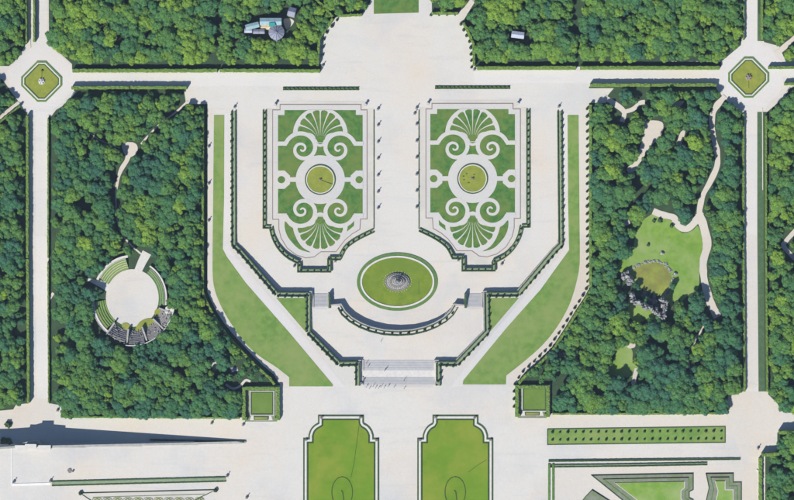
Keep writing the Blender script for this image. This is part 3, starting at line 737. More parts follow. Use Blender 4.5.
# woods edge yews (right side, and top plaza)
for p in along([(587, 109), (587, 287), (581, 298), (573.5, 309), (562.5, 327), (548.5, 347), (535, 360), (521, 372.5), (513.5, 385), (513.5, 413)], 7.5): YEW.append((p, 'clipped yew cone against the left edge of the grotto grove', None, 1.0))
for p in along([(461, 24), (470.5, 44), (471.5, 68)], 6.5): YEW.append((p, 'clipped yew cone at the edge of the upper right inner wood', None, 1.05))
for p in along([(337, 20), (324, 36), (322, 60)], 8): YEW.append((p, 'clipped yew cone at the edge of the machinery wood', None, 1.05))
for p in along([(431, 15), (458, 14.5)], 8): YEW.append((p, 'clipped yew cone below the copse right of the long lawn', None, 0.9))
for k in range(23):
    for j, y in enumerate((431.6, 439.3)):
        YEW.append(((551.8 + 7.65 * k, y - 1.2 * k / 23), 'yew cone in the %s row of the lower right strip' % ('upper', 'lower')[j], None, 0.95))
def yew_mesh(seed):
    random.seed(seed); b = MB(); n = 9
    b.lathe(0, 0, [(0.5, -0.1), (0.72, 0.25), (0.66, 0.8), (0.48, 1.4), (0.26, 1.95), (0.05, 2.3)], n, jit=0.22)
    return mesh('yew_cone', b, 'yew')
YM = [yew_mesh(k) for k in range(4)]; random.seed(11)
YEW = YEW[:330]
ONES = 'zeroth first second third fourth fifth sixth seventh eighth ninth tenth eleventh twelfth thirteenth fourteenth fifteenth sixteenth seventeenth eighteenth nineteenth'.split()
def ordinal(n):
    if n < 20: return ONES[n]
    t = ['', '', 'twent', 'thirt', 'fort', 'fift'][n // 10]
    return t + 'ieth' if n % 10 == 0 else t + 'y-' + ONES[n % 10]
from collections import Counter, defaultdict
_tot = Counter(l for _, l, _, _ in YEW); _cnt = Counter()
for i, (p, lab, z, s) in enumerate(YEW):
    o = link('yew_cone', YM[i % 4], w(p[0], p[1], (Hout(*p) if z is None else z) + 0.05)); s *= random.uniform(.82, 1.12); o.scale = (s, s * random.uniform(.88, 1.1), s * random.uniform(0.8, 1.12) * (.7 if 'strip' in lab else 1)); o.rotation_euler.z = random.uniform(0, 6)
    _cnt[lab] += 1; horiz = 'strip' in lab or 'copse' in lab or 'terrace' in lab
    tag(o, lab + ', ' + ordinal(_cnt[lab]) + (' from the left' if horiz else ' from its top'), 'yew', ' '.join(lab.split()[1:]))
print('yews', len(YEW))
g = MB().sheet([(547, 428.5), (724, 426), (724, 441.8), (547, 444)], 0.1, 0.2, 0)
struct('grass_strip', g, 'lawn')
e = MB().ribbon([(547, 428.5), (724, 426), (724, 441.8), (547, 444), (547, 428.5)], 0.9, 0.25, 0.2)
single('strip_border', e, 'box', 'low border round the grass strip with two rows of yews', 'hedge')

# ------------------------------------------------------------------ tall clipped hedges of the groves
HG = [
 ([(760, 454), (777, 452.5)], 3.2, 4.5, 'tall dark hedge heading the lower right wood, casting blue shade'),
 ([(777, 431.5), (830, 431)], 3.4, 5.0, 'tall hedge at the right photo edge above the lower right wood'),
 ([(73, 70.8), (200, 70.8), (217.5, 70.6)], 3.4, 3.2, 'long tall hedge above the upper left avenue'),
 ([(220, 70.6), (320, 71)], 3.4, 3.2, 'tall hedge below the machinery wood, above the gravel square'),
 ([(72, 88), (130, 87.8)], 3.0, 3.4, 'tall hedge below the upper left avenue, nearer the left fountain'),
 ([(131, 87.8), (187, 87.8)], 3.0, 3.4, 'tall hedge below the upper left avenue, nearer the parterres'),
 ([(477, 68.2), (575.5, 68)], 3.6, 3.2, 'tall hedge below the upper right inner wood'),
 ([(580, 68), (719, 68)], 3.4, 3.2, 'long tall hedge above the upper right avenue'),
 ([(590, 85.2), (650, 85.2)], 3.2, 3.2, 'tall hedge below the upper right avenue, nearer the parterres'),
 ([(651, 85.2), (716, 85)], 3.2, 3.2, 'tall hedge below the upper right avenue, nearer the right fountain'),
 ([(28, 116), (28, 258)], 2.6, 3.6, 'tall hedge on the left of the left avenue, upper stretch'),
 ([(28, 259), (28, 403)], 2.6, 3.6, 'tall hedge on the left of the left avenue, lower stretch'),
 ([(48.6, 118), (48.4, 258)], 1.5, 2.0, 'thin hedge on the right of the left avenue, upper stretch'),
 ([(48.2, 262), (48.0, 403)], 1.5, 2.0, 'thin hedge on the right of the left avenue, lower stretch'),
 ([(27.0, -30), (27.0, 43)], 1.4, 3.2, 'outer hedge left of the upper left avenue stub'),
 ([(34.8, -30), (34.8, 42)], 2.0, 3.2, 'inner hedge left of the upper left avenue stub'),
 ([(743, 114), (743, 250)], 2.2, 2.2, 'hedge on the left of the right avenue, upper stretch'),
 ([(743, 251), (743, 391)], 2.2, 2.2, 'hedge on the left of the right avenue, lower stretch'),
 ([(765.6, 116), (765.6, 250)], 1.8, 2.6, 'hedge on the right of the right avenue, upper stretch'),
 ([(765.6, 251), (765.6, 391)], 1.8, 2.6, 'hedge on the right of the right avenue, lower stretch'),
 ([(743.3, -30), (743.3, 40)], 1.6, 2.4, 'hedge left of the upper right avenue stub'),
 ([(761.5, -30), (761.5, 40)], 2.4, 2.6, 'hedge right of the upper right avenue stub'),
 ([(333, 19), (319.5, 38), (317.5, 66)], 2.6, 3.6, 'angled tall hedge closing the machinery wood on the plaza side'),
 ([(313, -4), (333, 17)], 2.6, 3.6, 'diagonal tall hedge between machinery wood and copse'),
 ([(463.5, 23), (473.4, 44), (474, 66)], 2.6, 3.4, 'angled tall hedge closing the upper right inner wood on the plaza side'),
 ([(338, 16), (362, 15)], 2.4, 3.0, 'short hedge at the foot of the copse left of the long lawn'),
 ([(431.5, 13.5), (458, 13.5)], 2.6, 3.0, 'short hedge at the foot of the copse right of the long lawn'),
 ([(203, 107), (203, 292), (207, 302), (213, 313)], 2.4, 2.9, 'tall hedge along the right edge of the ballroom grove'),
 ([(214, 315), (221, 327), (232, 340), (246, 355), (258, 367), (270, 377), (275, 384)], 2.4, 2.9, 'curving tall hedge at the lower right edge of the ballroom grove'),
 ([(590.3, 105), (590.3, 288)], 2.6, 3.4, 'tall hedge along the left edge of the grotto grove'),
 ([(590, 290), (584, 301), (577, 311), (566, 329), (552, 350), (538, 364), (524, 376), (518, 383)], 2.6, 3.4, 'curving tall hedge at the lower left edge of the grotto grove'),
 ([(64, 417.2), (152, 417.2)], 1.8, 2.6, 'hedge at the foot of the ballroom grove, left half'),
 ([(153, 417.2), (240, 417.2)], 1.8, 2.6, 'hedge at the foot of the ballroom grove, right half'),
 ([(552, 413), (640, 413)], 2.0, 2.2, 'hedge at the foot of the grotto grove, left half'),
 ([(641, 413), (724, 412.5), (725.5, 403)], 2.0, 2.2, 'hedge at the foot of the grotto grove, right half'),
 ([(759, 457), (759, 520)], 3.2, 2.0, 'short hedge along the lower right wood'),
 ([(768, 67.8), (840, 67.6)], 2.6, 3.0, 'hedge above the far right avenue stub'),
 ([(784, 84), (840, 83.6)], 2.6, 3.0, 'hedge below the far right avenue stub'),
 ([(20.5, 106), (2, 121), (-25, 142)], 1.8, 3.0, 'hedge beside the diagonal path at the far left'),
]
for L, wd, h, lab in HG: single('clipped_hedge', MB().hedge(L, wd, h, 0.28, 1.5, base=-0.4), 'hedge', lab, 'hedge', 'clipped hornbeam hedges along the avenues')
for L, lab in (([(283, 88.6), (359, 88.6)], 'narrow flower border above the left parterre'), ([(435, 87.4), (510, 87.4)], 'narrow flower border above the right parterre')):
    r = root('flower_border', lab, 'flower bed', L[0], 'narrow flower borders')
    part(r, 'box_edging', MB().hedge([(L[0][0], L[0][1] - 1.2), (L[1][0], L[1][1] - 1.2)], 0.8, 0.5, 0.1), 'box')
    part(r, 'box_edging', MB().hedge([(L[0][0], L[0][1] + 1.2), (L[1][0], L[1][1] + 1.2)], 0.8, 0.5, 0.1), 'box')
    part(r, 'planting', MB().ribbon(resample(L, 3), 1.8, 0.15), 'boxl')
    bm_ = MB()
    for p in along(L, 4.2, 2): bm_.ico(w(p[0], p[1], 0.5), 0.55, 0.3, int(p[0]), 2)
    part(r, 'shrub_row', bm_, 'box')

# ------------------------------------------------------------------ stairs
def stairs(xa, xb, ya, yb, za, zb, n, lab):
    b = MB(); base = w((xa + xb) / 2, (ya + yb) / 2, za)
    r = root('stone_stairs', lab, 'stairs', ((xa + xb) / 2, yb), 'stone stairs of the sunken garden', za)
    for k in range(n):
        y0 = ya + (yb - ya) * k / n; z = za + (zb - za) * (k + 1) / n
        p = w((xa + xb) / 2, (y0 + yb) / 2)
        sb = MB().box(p[0], (w(0, y0)[1] + w(0, y0 + (yb - ya) / n)[1]) / 2, za - 0.3, (xb - xa) * S, (yb - ya) / n * S - 0.004, z - za + 0.3)
        part(r, 'step', sb, 'step')
    for x in (xa - 0.7, xb + 0.7):
        part(r, 'string_wall', MB().hedge([(x, ya - 0.5), (x, yb + 0.5)], 1.2, 0.5, 0, 1.0, hf=lambda px, py: za + (zb - za) * clamp((py - ya) / (yb - ya)), base=-1.2), 'stone')
stairs(363.7, 434.0, 360, 370, 2.5, 3.8, 9, 'upper flight of the wide grey stairs below the middle terrace')
stairs(363.7, 434.0, 377, 384.6, 3.8, 5.0, 8, 'lower flight of the wide grey stairs, nearest the pool plaza')
lm = MB(); a_, b_ = w(363.7, 370.1), w(434, 376.9)
lm.box((a_[0] + b_[0]) / 2, (a_[1] + b_[1]) / 2, 3.3, b_[0] - a_[0], a_[1] - b_[1], 0.52); single('landing', lm, 'stone', 'pale landing between the two wide grey flights', 'landing')
stairs(314, 327.6, 293.6, 307.2, 0, 2.5, 14, 'square flight of side stairs left of the oval fountain')
stairs(MX(327.6, 300), MX(314, 300), 293.6, 307.2, 0, 2.5, 14, 'square flight of side stairs right of the oval fountain')

# ------------------------------------------------------------------ oval fountain
OC = (397.3, 281.8)
r = root('oval_fountain', 'large oval green fountain with tiered stone centrepiece', 'fountain', OC, z=0)
def ering(rx, ry, rx2, ry2, z, th, n=72): return MB().sheet(ell(*OC, rx, ry, n), z, th, 0, holes=[ell(*OC, rx2, ry2, n)])
part(r, 'turf_ring', ering(40.4, 29.1, 37.4, 26.3, 0.35, 0.3), 'verge')
part(r, 'marble_rim', ering(37.0, 26.0, 35.3, 24.3, 0.6, 0.6), 'stone')
part(r, 'water', MB().sheet(ell(*OC, 35.18, 24.18, 72), 0.3, 0.1, 0), 'water')
x0, y0, _ = w(*OC)
for k, (rx, ry, z0, z1) in enumerate([(6.3, 4.55, 0.2, 0.9), (5.2, 3.75, 0.9, 1.6), (3.9, 2.8, 1.6, 2.4), (2.6, 1.9, 2.4, 3.2), (1.35, 1.0, 3.2, 4.1)]):
    t = MB().lathe(x0, y0, [(rx * 0.96, z0), (rx, z0 + 0.15), (rx * 0.94, z0 + 0.3), (rx * 0.93, z1 - 0.12), (rx, z1 - 0.05), (rx * .97, z1)], 40, 1, ry / rx)
    tp = part(r, 'tier', t, 'wall' if k % 2 else 'mill')
    n = [34, 28, 20, 12, 0][k]
    rr = 0.5 * (1 + [5.2, 3.9, 2.6, 1.35, 1][k] / rx)
    for j in range(n):          # frogs and turning peasants round each tier
        a = 2 * math.pi * (j + .5 * (k % 2)) / n; fx, fy = x0 + rx * rr * math.cos(a), y0 + ry * rr * math.sin(a)
        fb = MB().ico((fx, fy, z1 + 0.12), 0.2, 0.3, j, 1, 0.9).ico((fx + .14 * math.cos(a), fy + .14 * math.sin(a), z1 + 0.28), 0.12, 0.1, j, 1)
        part(tp, 'frog', fb, ('marble', 'gold')[k % 2], base=r.location)
for j in range(30):
    a = 2 * math.pi * j / 30; part(r, 'frog_spout', MB().ico((x0 + 7.1 * math.cos(a), y0 + 5.2 * math.sin(a), .3), 0.22, .3, j, 1, .9), 'marble')
def figure_mb(x, y, z, h=1.8, rz=0.0, seed=0):
    """draped stone figure, one lathe body leaning a little, shoulders, head and two arms"""
    b = MB(); q = h / 1.8
    b.lathe(x, y, [(.26 * q, z), (.24 * q, z + .3 * q), (.2 * q, z + .75 * q), (.17 * q, z + 1.02 * q), (.22 * q, z + 1.3 * q), (.2 * q, z + 1.43 * q), (.07 * q, z + 1.5 * q), (.065 * q, z + 1.56 * q)], 8, 1.0, .72, .08)
    b.ico((x, y, z + 1.68 * q), .12 * q, .08, seed, 2, 1.2)
    c, s = math.cos(rz), math.sin(rz)
    for sg in (-1, 1):
        sh = (x + sg * .21 * q * c, y + sg * .21 * q * s, z + 1.38 * q)
        el_ = (x + sg * .33 * q * c - .1 * s * q, y + sg * .33 * q * s + .1 * c * q, z + 1.1 * q)
        hd = (x + sg * .18 * q * c - .28 * s * q, y + sg * .18 * q * s + .28 * c * q, z + (1.05 + .15 * sg) * q)
        b.tube([sh, el_, hd], [.07 * q, .055 * q, .035 * q], 6)
    return b
part(r, 'goddess_figure', figure_mb(x0, y0, 4.1, 2.2), 'wstone')
for j in range(2): part(r, 'child_figure', figure_mb(x0 + (.6 if j else -.6), y0 - .35, 4.1, 1.1, j), 'wstone')
for sg in (-1, 1):
    for (dx, dy) in (((21.5, 7),) if sg > 0 else ()):
        fx, fy, _ = w(OC[0] + sg * dx, OC[1] + dy)
        part(r, 'submerged_pipe', MB().tube([w(OC[0] + sg * dx, OC[1] + dy - 7, .33), w(OC[0] + sg * dx, OC[1] + dy + 5, .33)], .1), 'pipe')

# ------------------------------------------------------------------ statues on pedestals
def statue(px, h, lab, grp=None, vase=False, name='statue'):
    r = root(name, lab, name, px, grp)
    x, y, z = r.location
    part(r, 'pedestal', MB().box(x, y, z - .1, 1.15, 1.15, .3).box(x, y, z + .2, .9, .9, .9).box(x, y, z + 1.1, 1.08, 1.08, .16), 'wall')
    if vase: part(r, 'urn', MB().lathe(x, y, [(.3, z + 1.26), (.14, z + 1.4), (.2, z + 1.5), (.55, z + 1.9), (.6, z + 2.3), (.48, z + 2.5), (.68, z + 2.7)], 14), 'marble')
    else: part(r, 'figure', figure_mb(x, y, z + 1.26, h, random.uniform(-1, 1), int(px[0])), 'mill')
    return r
G1 = 'statues along the central walk'
nm_ = ['topmost', 'second from the top', 'third from the top', 'fourth from the top', 'fourth from the bottom', 'third from the bottom', 'second from the bottom', 'lowest']
for i, y in enumerate([108.3, 124.5, 141.3, 157.8, 174.6, 191.2, 207.4]):
    statue((377.8, y + 1), 2.1, 'stone figure on pedestal left of the central walk, %s' % (nm_[i] if i < 3 else nm_[i + 1]), G1)
    statue((416.4, y), 2.1, 'stone figure on pedestal right of the central walk, %s' % (nm_[i] if i < 3 else nm_[i + 1]), G1)
for p, l in (((275, 105), 'upper left corner of the left parterre'), ((365.3, 105), 'upper right corner of the left parterre'), ((427.5, 104), 'upper left corner of the right parterre'), ((517.5, 104), 'upper right corner of the right parterre')):
    statue(p, 1, 'dark stone urn on pedestal at the ' + l, 'urns at the parterre corners', True, 'urn')
for p, l in (((206.8 + 1.6, 147), 'beside the ballroom grove hedge, uppermost'), ((208.4, 184), 'beside the ballroom grove hedge, middle one'), ((208.4, 221), 'beside the ballroom grove hedge, lowest one'),
             ((234.4, 107.5), 'at the top end of the left ramp hedge'), ((558.6, 107), 'at the top end of the right ramp hedge'), ((294, 266.5), 'left of the tip of the left parterre'), ((335, 261.5), 'right of the tip of the left parterre'),
             ((458, 260.5), 'left of the tip of the right parterre'), ((501.5, 264.5), 'right of the tip of the right parterre'),
             ((361.8, 383), 'left foot of the wide stairs'), ((437, 382), 'right foot of the wide stairs'),
             ((243.5, 424.5), 'on the sandy walk below the left cabinet pool'), ((212, 423), 'on the sandy walk below the ballroom grove'), ((56.5, 411), 'near the foot of the left avenue'),
             ((322.5, 66), 'at the corner below the machinery wood'), ((474, 70), 'at the corner below the upper right inner wood'),
             ((15, 481.5), 'left end of the white kerb at lower left'), ((51.5, 480.5), 'right end of the white kerb at lower left'), ((227.5, 475.5), 'right end of the long hedge strip at lower left'), ((247, 497), 'at the lower edge, left of the left long pool'),
             ((756.5, 448), 'at the head of the short hedge at lower right'), ((414.3, 114), 'smaller, just below the topmost right walk statue')):
    statue(p, 1.9, 'stone figure on pedestal ' + l, 'single stone figures')

# ------------------------------------------------------------------ corner squares: diamond pools
def diamond(cx, cy, d, c, cb=None):
    """diamond of |dx|+|dy|=d clipped at c"""
    k = d - c
    return [(cx - k, cy - c), (cx + k, cy - c), (cx + c, cy - k), (cx + c, cy + k), (cx + k, cy + c), (cx - k, cy + c), (cx - c, cy + k), (cx - c, cy - k)]
def dpool(c, lab, goldc, dy):
    r = root('square_fountain', lab, 'fountain', c, 'diamond pools at the avenue crossings', 0)
    def ring(a, b, z, th): return MB().sheet(diamond(*c, *a), z, th, 0, holes=[diamond(*c, *b)])
    part(r, 'turf_ring', ring((24.9, 20.5), (22.4, 18.6), 0.3, 0.25), 'verge')
    part(r, 'turf_ring', MB().sheet(diamond(*c, 20.6, 17.4), 0.28, .25, 0, holes=[diamond(*c, 18.9, 16.2)]), 'box')
    part(r, 'marble_rim', MB().sheet(diamond(*c, 22.38, 18.58), 0.4, .4, 0, holes=[diamond(*c, 20.62, 17.42)]), 'stone')
    part(r, 'water', MB().sheet(diamond(*c, 18.88, 16.18), 0.16, .1, 0), 'water3')
    g = MB(); x, y, _ = w(c[0], c[1])
    g.lathe(x, y, [(1.6, .1), (1.7, .35), (1.2, .5), (1.0, .8), (.6, 1.0)], 12, jit=.15)
    part(r, 'plinth', g, goldc)
    for k in range(6):
        a = k * 1.047; g2 = MB().ico((x + 1.15 * math.cos(a), y + 1.15 * math.sin(a), .75), .42, .35, k, 2)
        part(r, 'cherub', g2, goldc)
    part(r, 'seated_figure', figure_mb(x, y, .95, 1.6, .5), goldc)
    part(r, 'pipe', MB().tube([w(c[0], c[1], .2), w(c[0] + .3, c[1] + dy * 11, .2)], .13), 'pipe')
    if dy < 0: part(r, 'outlet', MB().ico(w(c[0] + .6, c[1] - 11, .25), .6, .4, 3, 2), 'pipe')
dpool((41.7, 81.3), 'diamond pool at the upper left crossing with grey sculpture', 'marble', -1)
dpool((748.6, 77.2), 'diamond pool at the upper right crossing with reddish sculpture', 'gold', 1)

# ------------------------------------------------------------------ two long pools at the bottom
def longpool(f, lab, side):
    out = [(303.4, 560), (303.4, 437.3), (308.6, 437.3)] + catmull([(308.6, 434.5), (310.5, 429), (314, 424.8), (318.2, 422.2)], 4) + [(318.2, 414.3), (364, 414.3), (364, 422.2)] + catmull([(364, 422.2), (368.5, 425), (372, 429.5), (373.8, 434.5)], 4) + [(373.8, 437.3), (379.2, 437.3), (379.2, 560)]
    out = f(out); sg = 1 if out[-1][0] > out[0][0] else -1
    def ins(d):
        A = offset(out, d); 
        return A if A[8][1] > out[8][1] + 0 and abs(A[-1][0] - A[0][0]) < abs(out[-1][0] - out[0][0]) else offset(out, -d)
    r = root('long_pool', lab, 'pool', (out[0][0] + sg * 38, 480), 'two long green pools at the lower edge', 5)
    l0, l1, l2, l3, l4 = out, ins(1.6), ins(3.6), ins(4.6), ins(5.3)
    for nm, a, b, z, th, m in (('turf_band', l0, l1, .25, .3, 'box'), ('stone_kerb', l1, l2, .32, .35, 'stone'), ('turf_band', l2, l3, .22, .3, 'box'), ('inner_kerb', l3, l4, .22, .35, 'yew')):
        part(r, nm, MB().ribbon([((p[0] + q[0]) / 2, (p[1] + q[1]) / 2) for p, q in zip(a, b)], {'turf_band': 1.5, 'stone_kerb': 1.95, 'inner_kerb': .65}[nm], z, th), m)
    part(r, 'water', MB().sheet(l4, 0.12, .1, 0), 'water2')
    for (px, py) in ((321.8, 416.8), (360.6, 416.8), (306.2, 439.3), (376.6, 439.3)):
        qx, qy = f([(px, py)])[0]; gx, gy, _ = w(qx, qy)
        part(r, 'bronze_group', MB().ico((gx, gy, 5.6), .65, .45, int(px), 2, .8).ico((gx + .5, gy + .2, 5.9), .35, .4, int(py), 2), 'mill')
    return r
a1 = longpool(lambda P: P, 'long green pool at the bottom, left of the axis, with oval pipe ring', 'left')
a2 = longpool(lambda P: [(796.3 - x, y) for x, y in P], 'long green pool at the bottom, right of the axis, with oval pipe ring', 'right')
def piping(r, c, rx, ry, feed):
    x, y, _ = w(*c)
    o = ell(c[0], c[1], rx, ry, 40); o.append(o[0])
    part(r, 'jet_ring', MB().tube([w(p[0], p[1], 5.14) for p in o], .22, 5), 'pipe')
    jb = MB()
    for p in ell(c[0], c[1], rx, ry, 16): jb.lathe(*w(*p)[:2], [(.3, 5.05), (.3, 5.3), (.1, 5.5)], 6)
    part(r, 'jet', jb, 'pipe')
    part(r, 'feed_pipe', MB().tube([w(p[0], p[1], 5.13) for p in feed], .12, 5), 'pipe')
    part(r, 'centre_jet', MB().tube([w(c[0] - 1, c[1] - 2, 5.14), w(c[0] + .5, c[1], 5.2), w(c[0] + 1.5, c[1] + 8, 5.14)], .25, 5), 'pipe')
piping(a1, (342.3, 491.5), 10.3, 15.3, catmull([(359.6, 422), (356.5, 445), (354, 463), (351, 477)], 4))
piping(a2, (455, 491.3), 10.2, 15.2, [(486.5, 459), (478, 464), (468, 471.5)])

# cabinet pools
def cabinet(x0, x1, y0, y1, ix0, ix1, iy0, iy1, by, lab):
    cx = (x0 + x1) / 2; r = root('cabinet_pool', lab, 'pool', (cx, (y0 + y1) / 2), 'hedged cabinet pools beside the plaza')
    part(r, 'tall_hedge', MB().hedge([(x0 + 5, y1 - 1), (x0 + 1.8, y1 - 1), (x0 + 1.8, y0 + 1.8), (x1 - 1.8, y0 + 1.8), (x1 - 1.8, y1 - 1), (x1 - 5, y1 - 1)], 3.4, 2.8, .25, 1.2), 'hedge')
    part(r, 'gravel_bed', MB().sheet([(x0 + 4, y0 + 4), (x1 - 4, y0 + 4), (x1 - 3, y1 + 2), (x0 + 3, y1 + 2)], 0.1, .1, 0), 'soil')
    o = [(ix0, iy0), (ix1, iy0), (ix1, iy1), (ix0, iy1)]; i = [(ix0 + .75, iy0 + .75), (ix1 - .75, iy0 + .75), (ix1 - .75, iy1 - .75), (ix0 + .75, iy1 - .75)]
    part(r, 'marble_rim', MB().sheet(o, .6, .5, 0, holes=[i]), 'stone')
    part(r, 'inner_kerb', MB().sheet([(ix0 + .76, iy0 + .76), (ix1 - .76, iy0 + .76), (ix1 - .76, iy1 - .76), (ix0 + .76, iy1 - .76)], .5, .4, 0, holes=[[(ix0 + 2, iy0 + 2), (ix1 - 2, iy0 + 2), (ix1 - 2, iy1 - 2), (ix0 + 2, iy1 - 2)]]), 'box')
    part(r, 'water', MB().sheet([(ix0 + 2, iy0 + 2), (ix1 - 2, iy0 + 2), (ix1 - 2, iy1 - 2), (ix0 + 2, iy1 - 2)], .35, .1, 0), 'cabw')
    part(r, 'lower_trough', MB().sheet([(cx - 7.5, by), (cx + 7.5, by), (cx + 7.2, by + 3.6), (cx - 7.2, by + 3.6)], .5, .5, 0), 'box')
    part(r, 'trough_water', MB().sheet([(cx - 6.5, by + .9), (cx + 6.5, by + .9), (cx + 6.3, by + 2.8), (cx - 6.3, by + 2.8)], .53, .02, 0), 'water4')
    part(r, 'white_terrace', MB().sheet([(cx - 10, by - .2), (cx + 10, by - .2), (cx + 11.5, by + 4), (cx - 11.5, by + 4)], .14, .1, 0), 'stone')
cabinet(242.8, 280.5, 386, 419, 250.3, 274.6, 390.3, 415, 415.8, 'square green cabinet pool boxed in by tall hedges at lower left')
cabinet(514.5, 549, 384.5, 415.5, 521.3, 546.4, 386.8, 411, 411.3, 'square green cabinet pool boxed in by hedges at lower right')

# ------------------------------------------------------------------ lower left: great terrace wall
TW = [(-60, 449), (0, 447.5), (14, 446.5), (24, 446), (25, 443), (29, 442), (38.5, 441.2), (40, 444), (44, 445.8), (50, 445.9)] 
r = root('terrace_wall', 'high stone terrace wall casting a long wedge of blue shadow', 'wall', (50, 446), z=-4)
hz = lambda x, y: 5
wl = [(50, 445.9), (100, 444.8), (150, 443.7), (200, 442.6), (246, 441.6)]
part(r, 'wall', MB().hedge(wl, 1.6, 0, 0, 4, hf=lambda x, y: Hout(x, 436), base=-1, ztop=5.75), 'wall')
part(r, 'coping', MB().hedge(wl, 2.2, 0, 0, 4, hf=hz, base=.76, ztop=5.95), 'wall')
part(r, 'wall', MB().hedge(TW, 1.6, 0, 0, 4, hf=lambda x, y: -4.5, base=-1, ztop=5.75), 'wall')
part(r, 'coping', MB().hedge(TW, 2.2, 0, 0, 4, hf=hz, base=.76, ztop=5.95), 'wall')
for (xa, xb, y, top) in ((27.5, 38, 445.4, 8.4), (38.6, 52, 446.8, 6.9), (17, 27, 446.8, 6.9)):
    a, b = w(xa, y + 2), w(xb, y - 2)
    pb = MB().box((a[0] + b[0]) / 2, (a[1] + b[1]) / 2, -5, b[0] - a[0], b[1] - a[1], top + 5)
    pt = part(r, 'gate_block', pb, 'wall')
    part(pt, 'coping', MB().box((a[0] + b[0]) / 2, (a[1] + b[1]) / 2, top + .003, b[0] - a[0] + .4, b[1] - a[1] + .4, .3), 'stone', base=r.location)
part(r, 'inner_slope', MB().ribbon(resample([(52, 444.3), (130, 442.6), (195, 441.2)], 4), [2.2 - i * .02 for i in range(len(resample([(52, 444.3), (130, 442.6), (195, 441.2)], 4)))], 0.3, .5, hf=lambda x, y: 3.2), 'step')
single('clipped_hedge', MB().hedge([(150, 439.6), (200, 440.2), (245, 441)], 1.4, 1.2, .2, 1.5), 'box', 'low hedge tapering along the right end of the terrace wall', 'hedge')
# clumps at the foot of the wall's far left
for (x, y) in ((7, 425), (3, 441), (8, 442)):
    single('shrub', MB().ico(w(x, y, Hout(x, y) + .8), 1.6, .5, x, 3), 'box', {7: 'lone round dark shrub on the sandy walk at the far left', 3: 'left of two dark shrubs at the terrace wall foot', 8: 'right of two dark shrubs at the terrace wall foot'}[x], 'shrub', 'shrubs by the terrace wall')
kb = MB().ribbon([(13, 446), (13, 484.3)], .8, .2, .2).ribbon([(13.6, 484.0), (52, 483.0)], 2.2, .2, .2)
single('white_kerb', kb, 'wstone', 'thin white kerb marking two sides of the lower left terrace', 'kerb')
x, y, z = w(74, 470.5, 5)
single('dark_post', MB().lathe(x, y, [(.5, z), (.35, z + .6), (.5, z + .9), (.15, z + 1.3)], 10).ico((x - 1.5, y + .4, z + .1), 1.1, .3, 2, 2, .15), 'mill', 'small dark lump on the pale terrace at lower left', 'marker')
box_strip([(53, 482.8), (226.5, 478.4)], 5.4, 'long double hedge strip across the lower left terrace', h=.5, hw=1.2, core='strip', hf=H)
# embroidery bed
r = root('embroidery_bed', 'olive scrollwork embroidery bed at the lower left edge', 'parterre', (150, 500), z=5)
E = [(81, 492.3), (217, 489.0), (200, 497), (186, 506), (186, 540), (96, 540), (94, 501)]
part(r, 'ground_bed', MB().sheet(E, .1, .12, 0), 'bed')
part(r, 'box_edging', MB().ribbon(E + [E[0], E[1]], .9, .28, .2), 'box')
part(r, 'box_edging', MB().ribbon([(94, 496.6), (205, 493.4)], .6, .24, .2), 'soil')
random.seed(5)
for k in range(11):
    x = 98 + k * 10.2
    for s in (-1, 1):
        L = [(x + s * (1.2 + 3.4 * math.cos(a * .6) * (1 - a * .05)), 499.2 - 2.6 * math.sin(a * .6) * (1 - a * .05)) for a in range(0, 13)]
        part(r, 'scroll', MB().ribbon(L, .8, .22 + .004 * s, .2), ('olive', 'soil')[k % 2])
    part(r, 'leaf_scroll', MB().ribbon(catmull([(x - 3, 503), (x, 498), (x + 3, 503)], 4), .9, .23, .2), 'olive')
for p, l in (((81.7, 492.6), 'left'), ((216.3, 489.6), 'right')):
    single('topiary', MB().ico(w(p[0], p[1], 5.8), .95, .3, int(p[0]), 3), 'yew', 'round dark topiary at the %s corner of the embroidery bed' % l, 'topiary')

# ------------------------------------------------------------------ lower right parterre
def bed(P, inner, lab):
    r = root('flower_parterre', lab, 'flower bed', P[0], 'lower right flower parterres', 5)
    part(r, 'flower_bed', MB().sheet(P, .12, .15, 0), 'soil')
    part(r, 'box_edging', MB().ribbon(P + [P[0], P[1]], .8, .4, .4), 'box')
    if inner:
        part(r, 'turf', MB().sheet(inner, .2, .2, 0), 'lawnb')
        part(r, 'box_edging', MB().ribbon(inner + [inner[0], inner[1]], .7, .22, .2), 'bed')
        c = (sum(p[0] for p in inner) / len(inner), sum(p[1] for p in inner) / len(inner))
        mid_ = [((p[0]) * .5 + q[0] * .5, p[1] * .5 + q[1] * .5) for p, q in zip(P, inner)] if len(P) == len(inner) else None
        if mid_: part(r, 'planting', MB().ribbon(mid_ + [mid_[0], mid_[1]], 1.0, .24, .2), 'verge')
bed([(591, 474.6), (692, 472.6), (692, 489), (688, 491), (688, 497), (692, 499), (692, 540), (716, 540)][:7] + [(672, 540)], [(614, 482), (683.5, 480.6), (683.5, 487), (680, 490), (680, 498), (683.5, 501), (683.5, 540), (679, 532)], 'wedge of lawn edged with flowers at lower right')
bed([(591.5, 489), (656, 530), (560, 530), (584, 497)], None, 'grey green flower triangle at the lower edge right of the pools')
bed([(705, 472.8), (732, 472.5), (732, 481.5), (740, 481.5), (740, 540), (705, 540), (705, 500), (708, 487)], [(714, 480), (724, 480), (724, 489), (732, 489), (732, 532), (715, 532), (715, 500), (717, 490)], 'stepped flower frame round a small lawn at lower right')
box_strip([(548, 460.2), (643, 459.2), (739, 458.2)], 2.2, 'thin hedge line above the lower right sandy court', h=.6, hw=.9, hf=H)
box_strip([(548, 465.4), (630, 464.4), (706, 463)], 3.2, 'second hedge line above the lower right sandy court', h=.6, hw=1.0, hf=H)
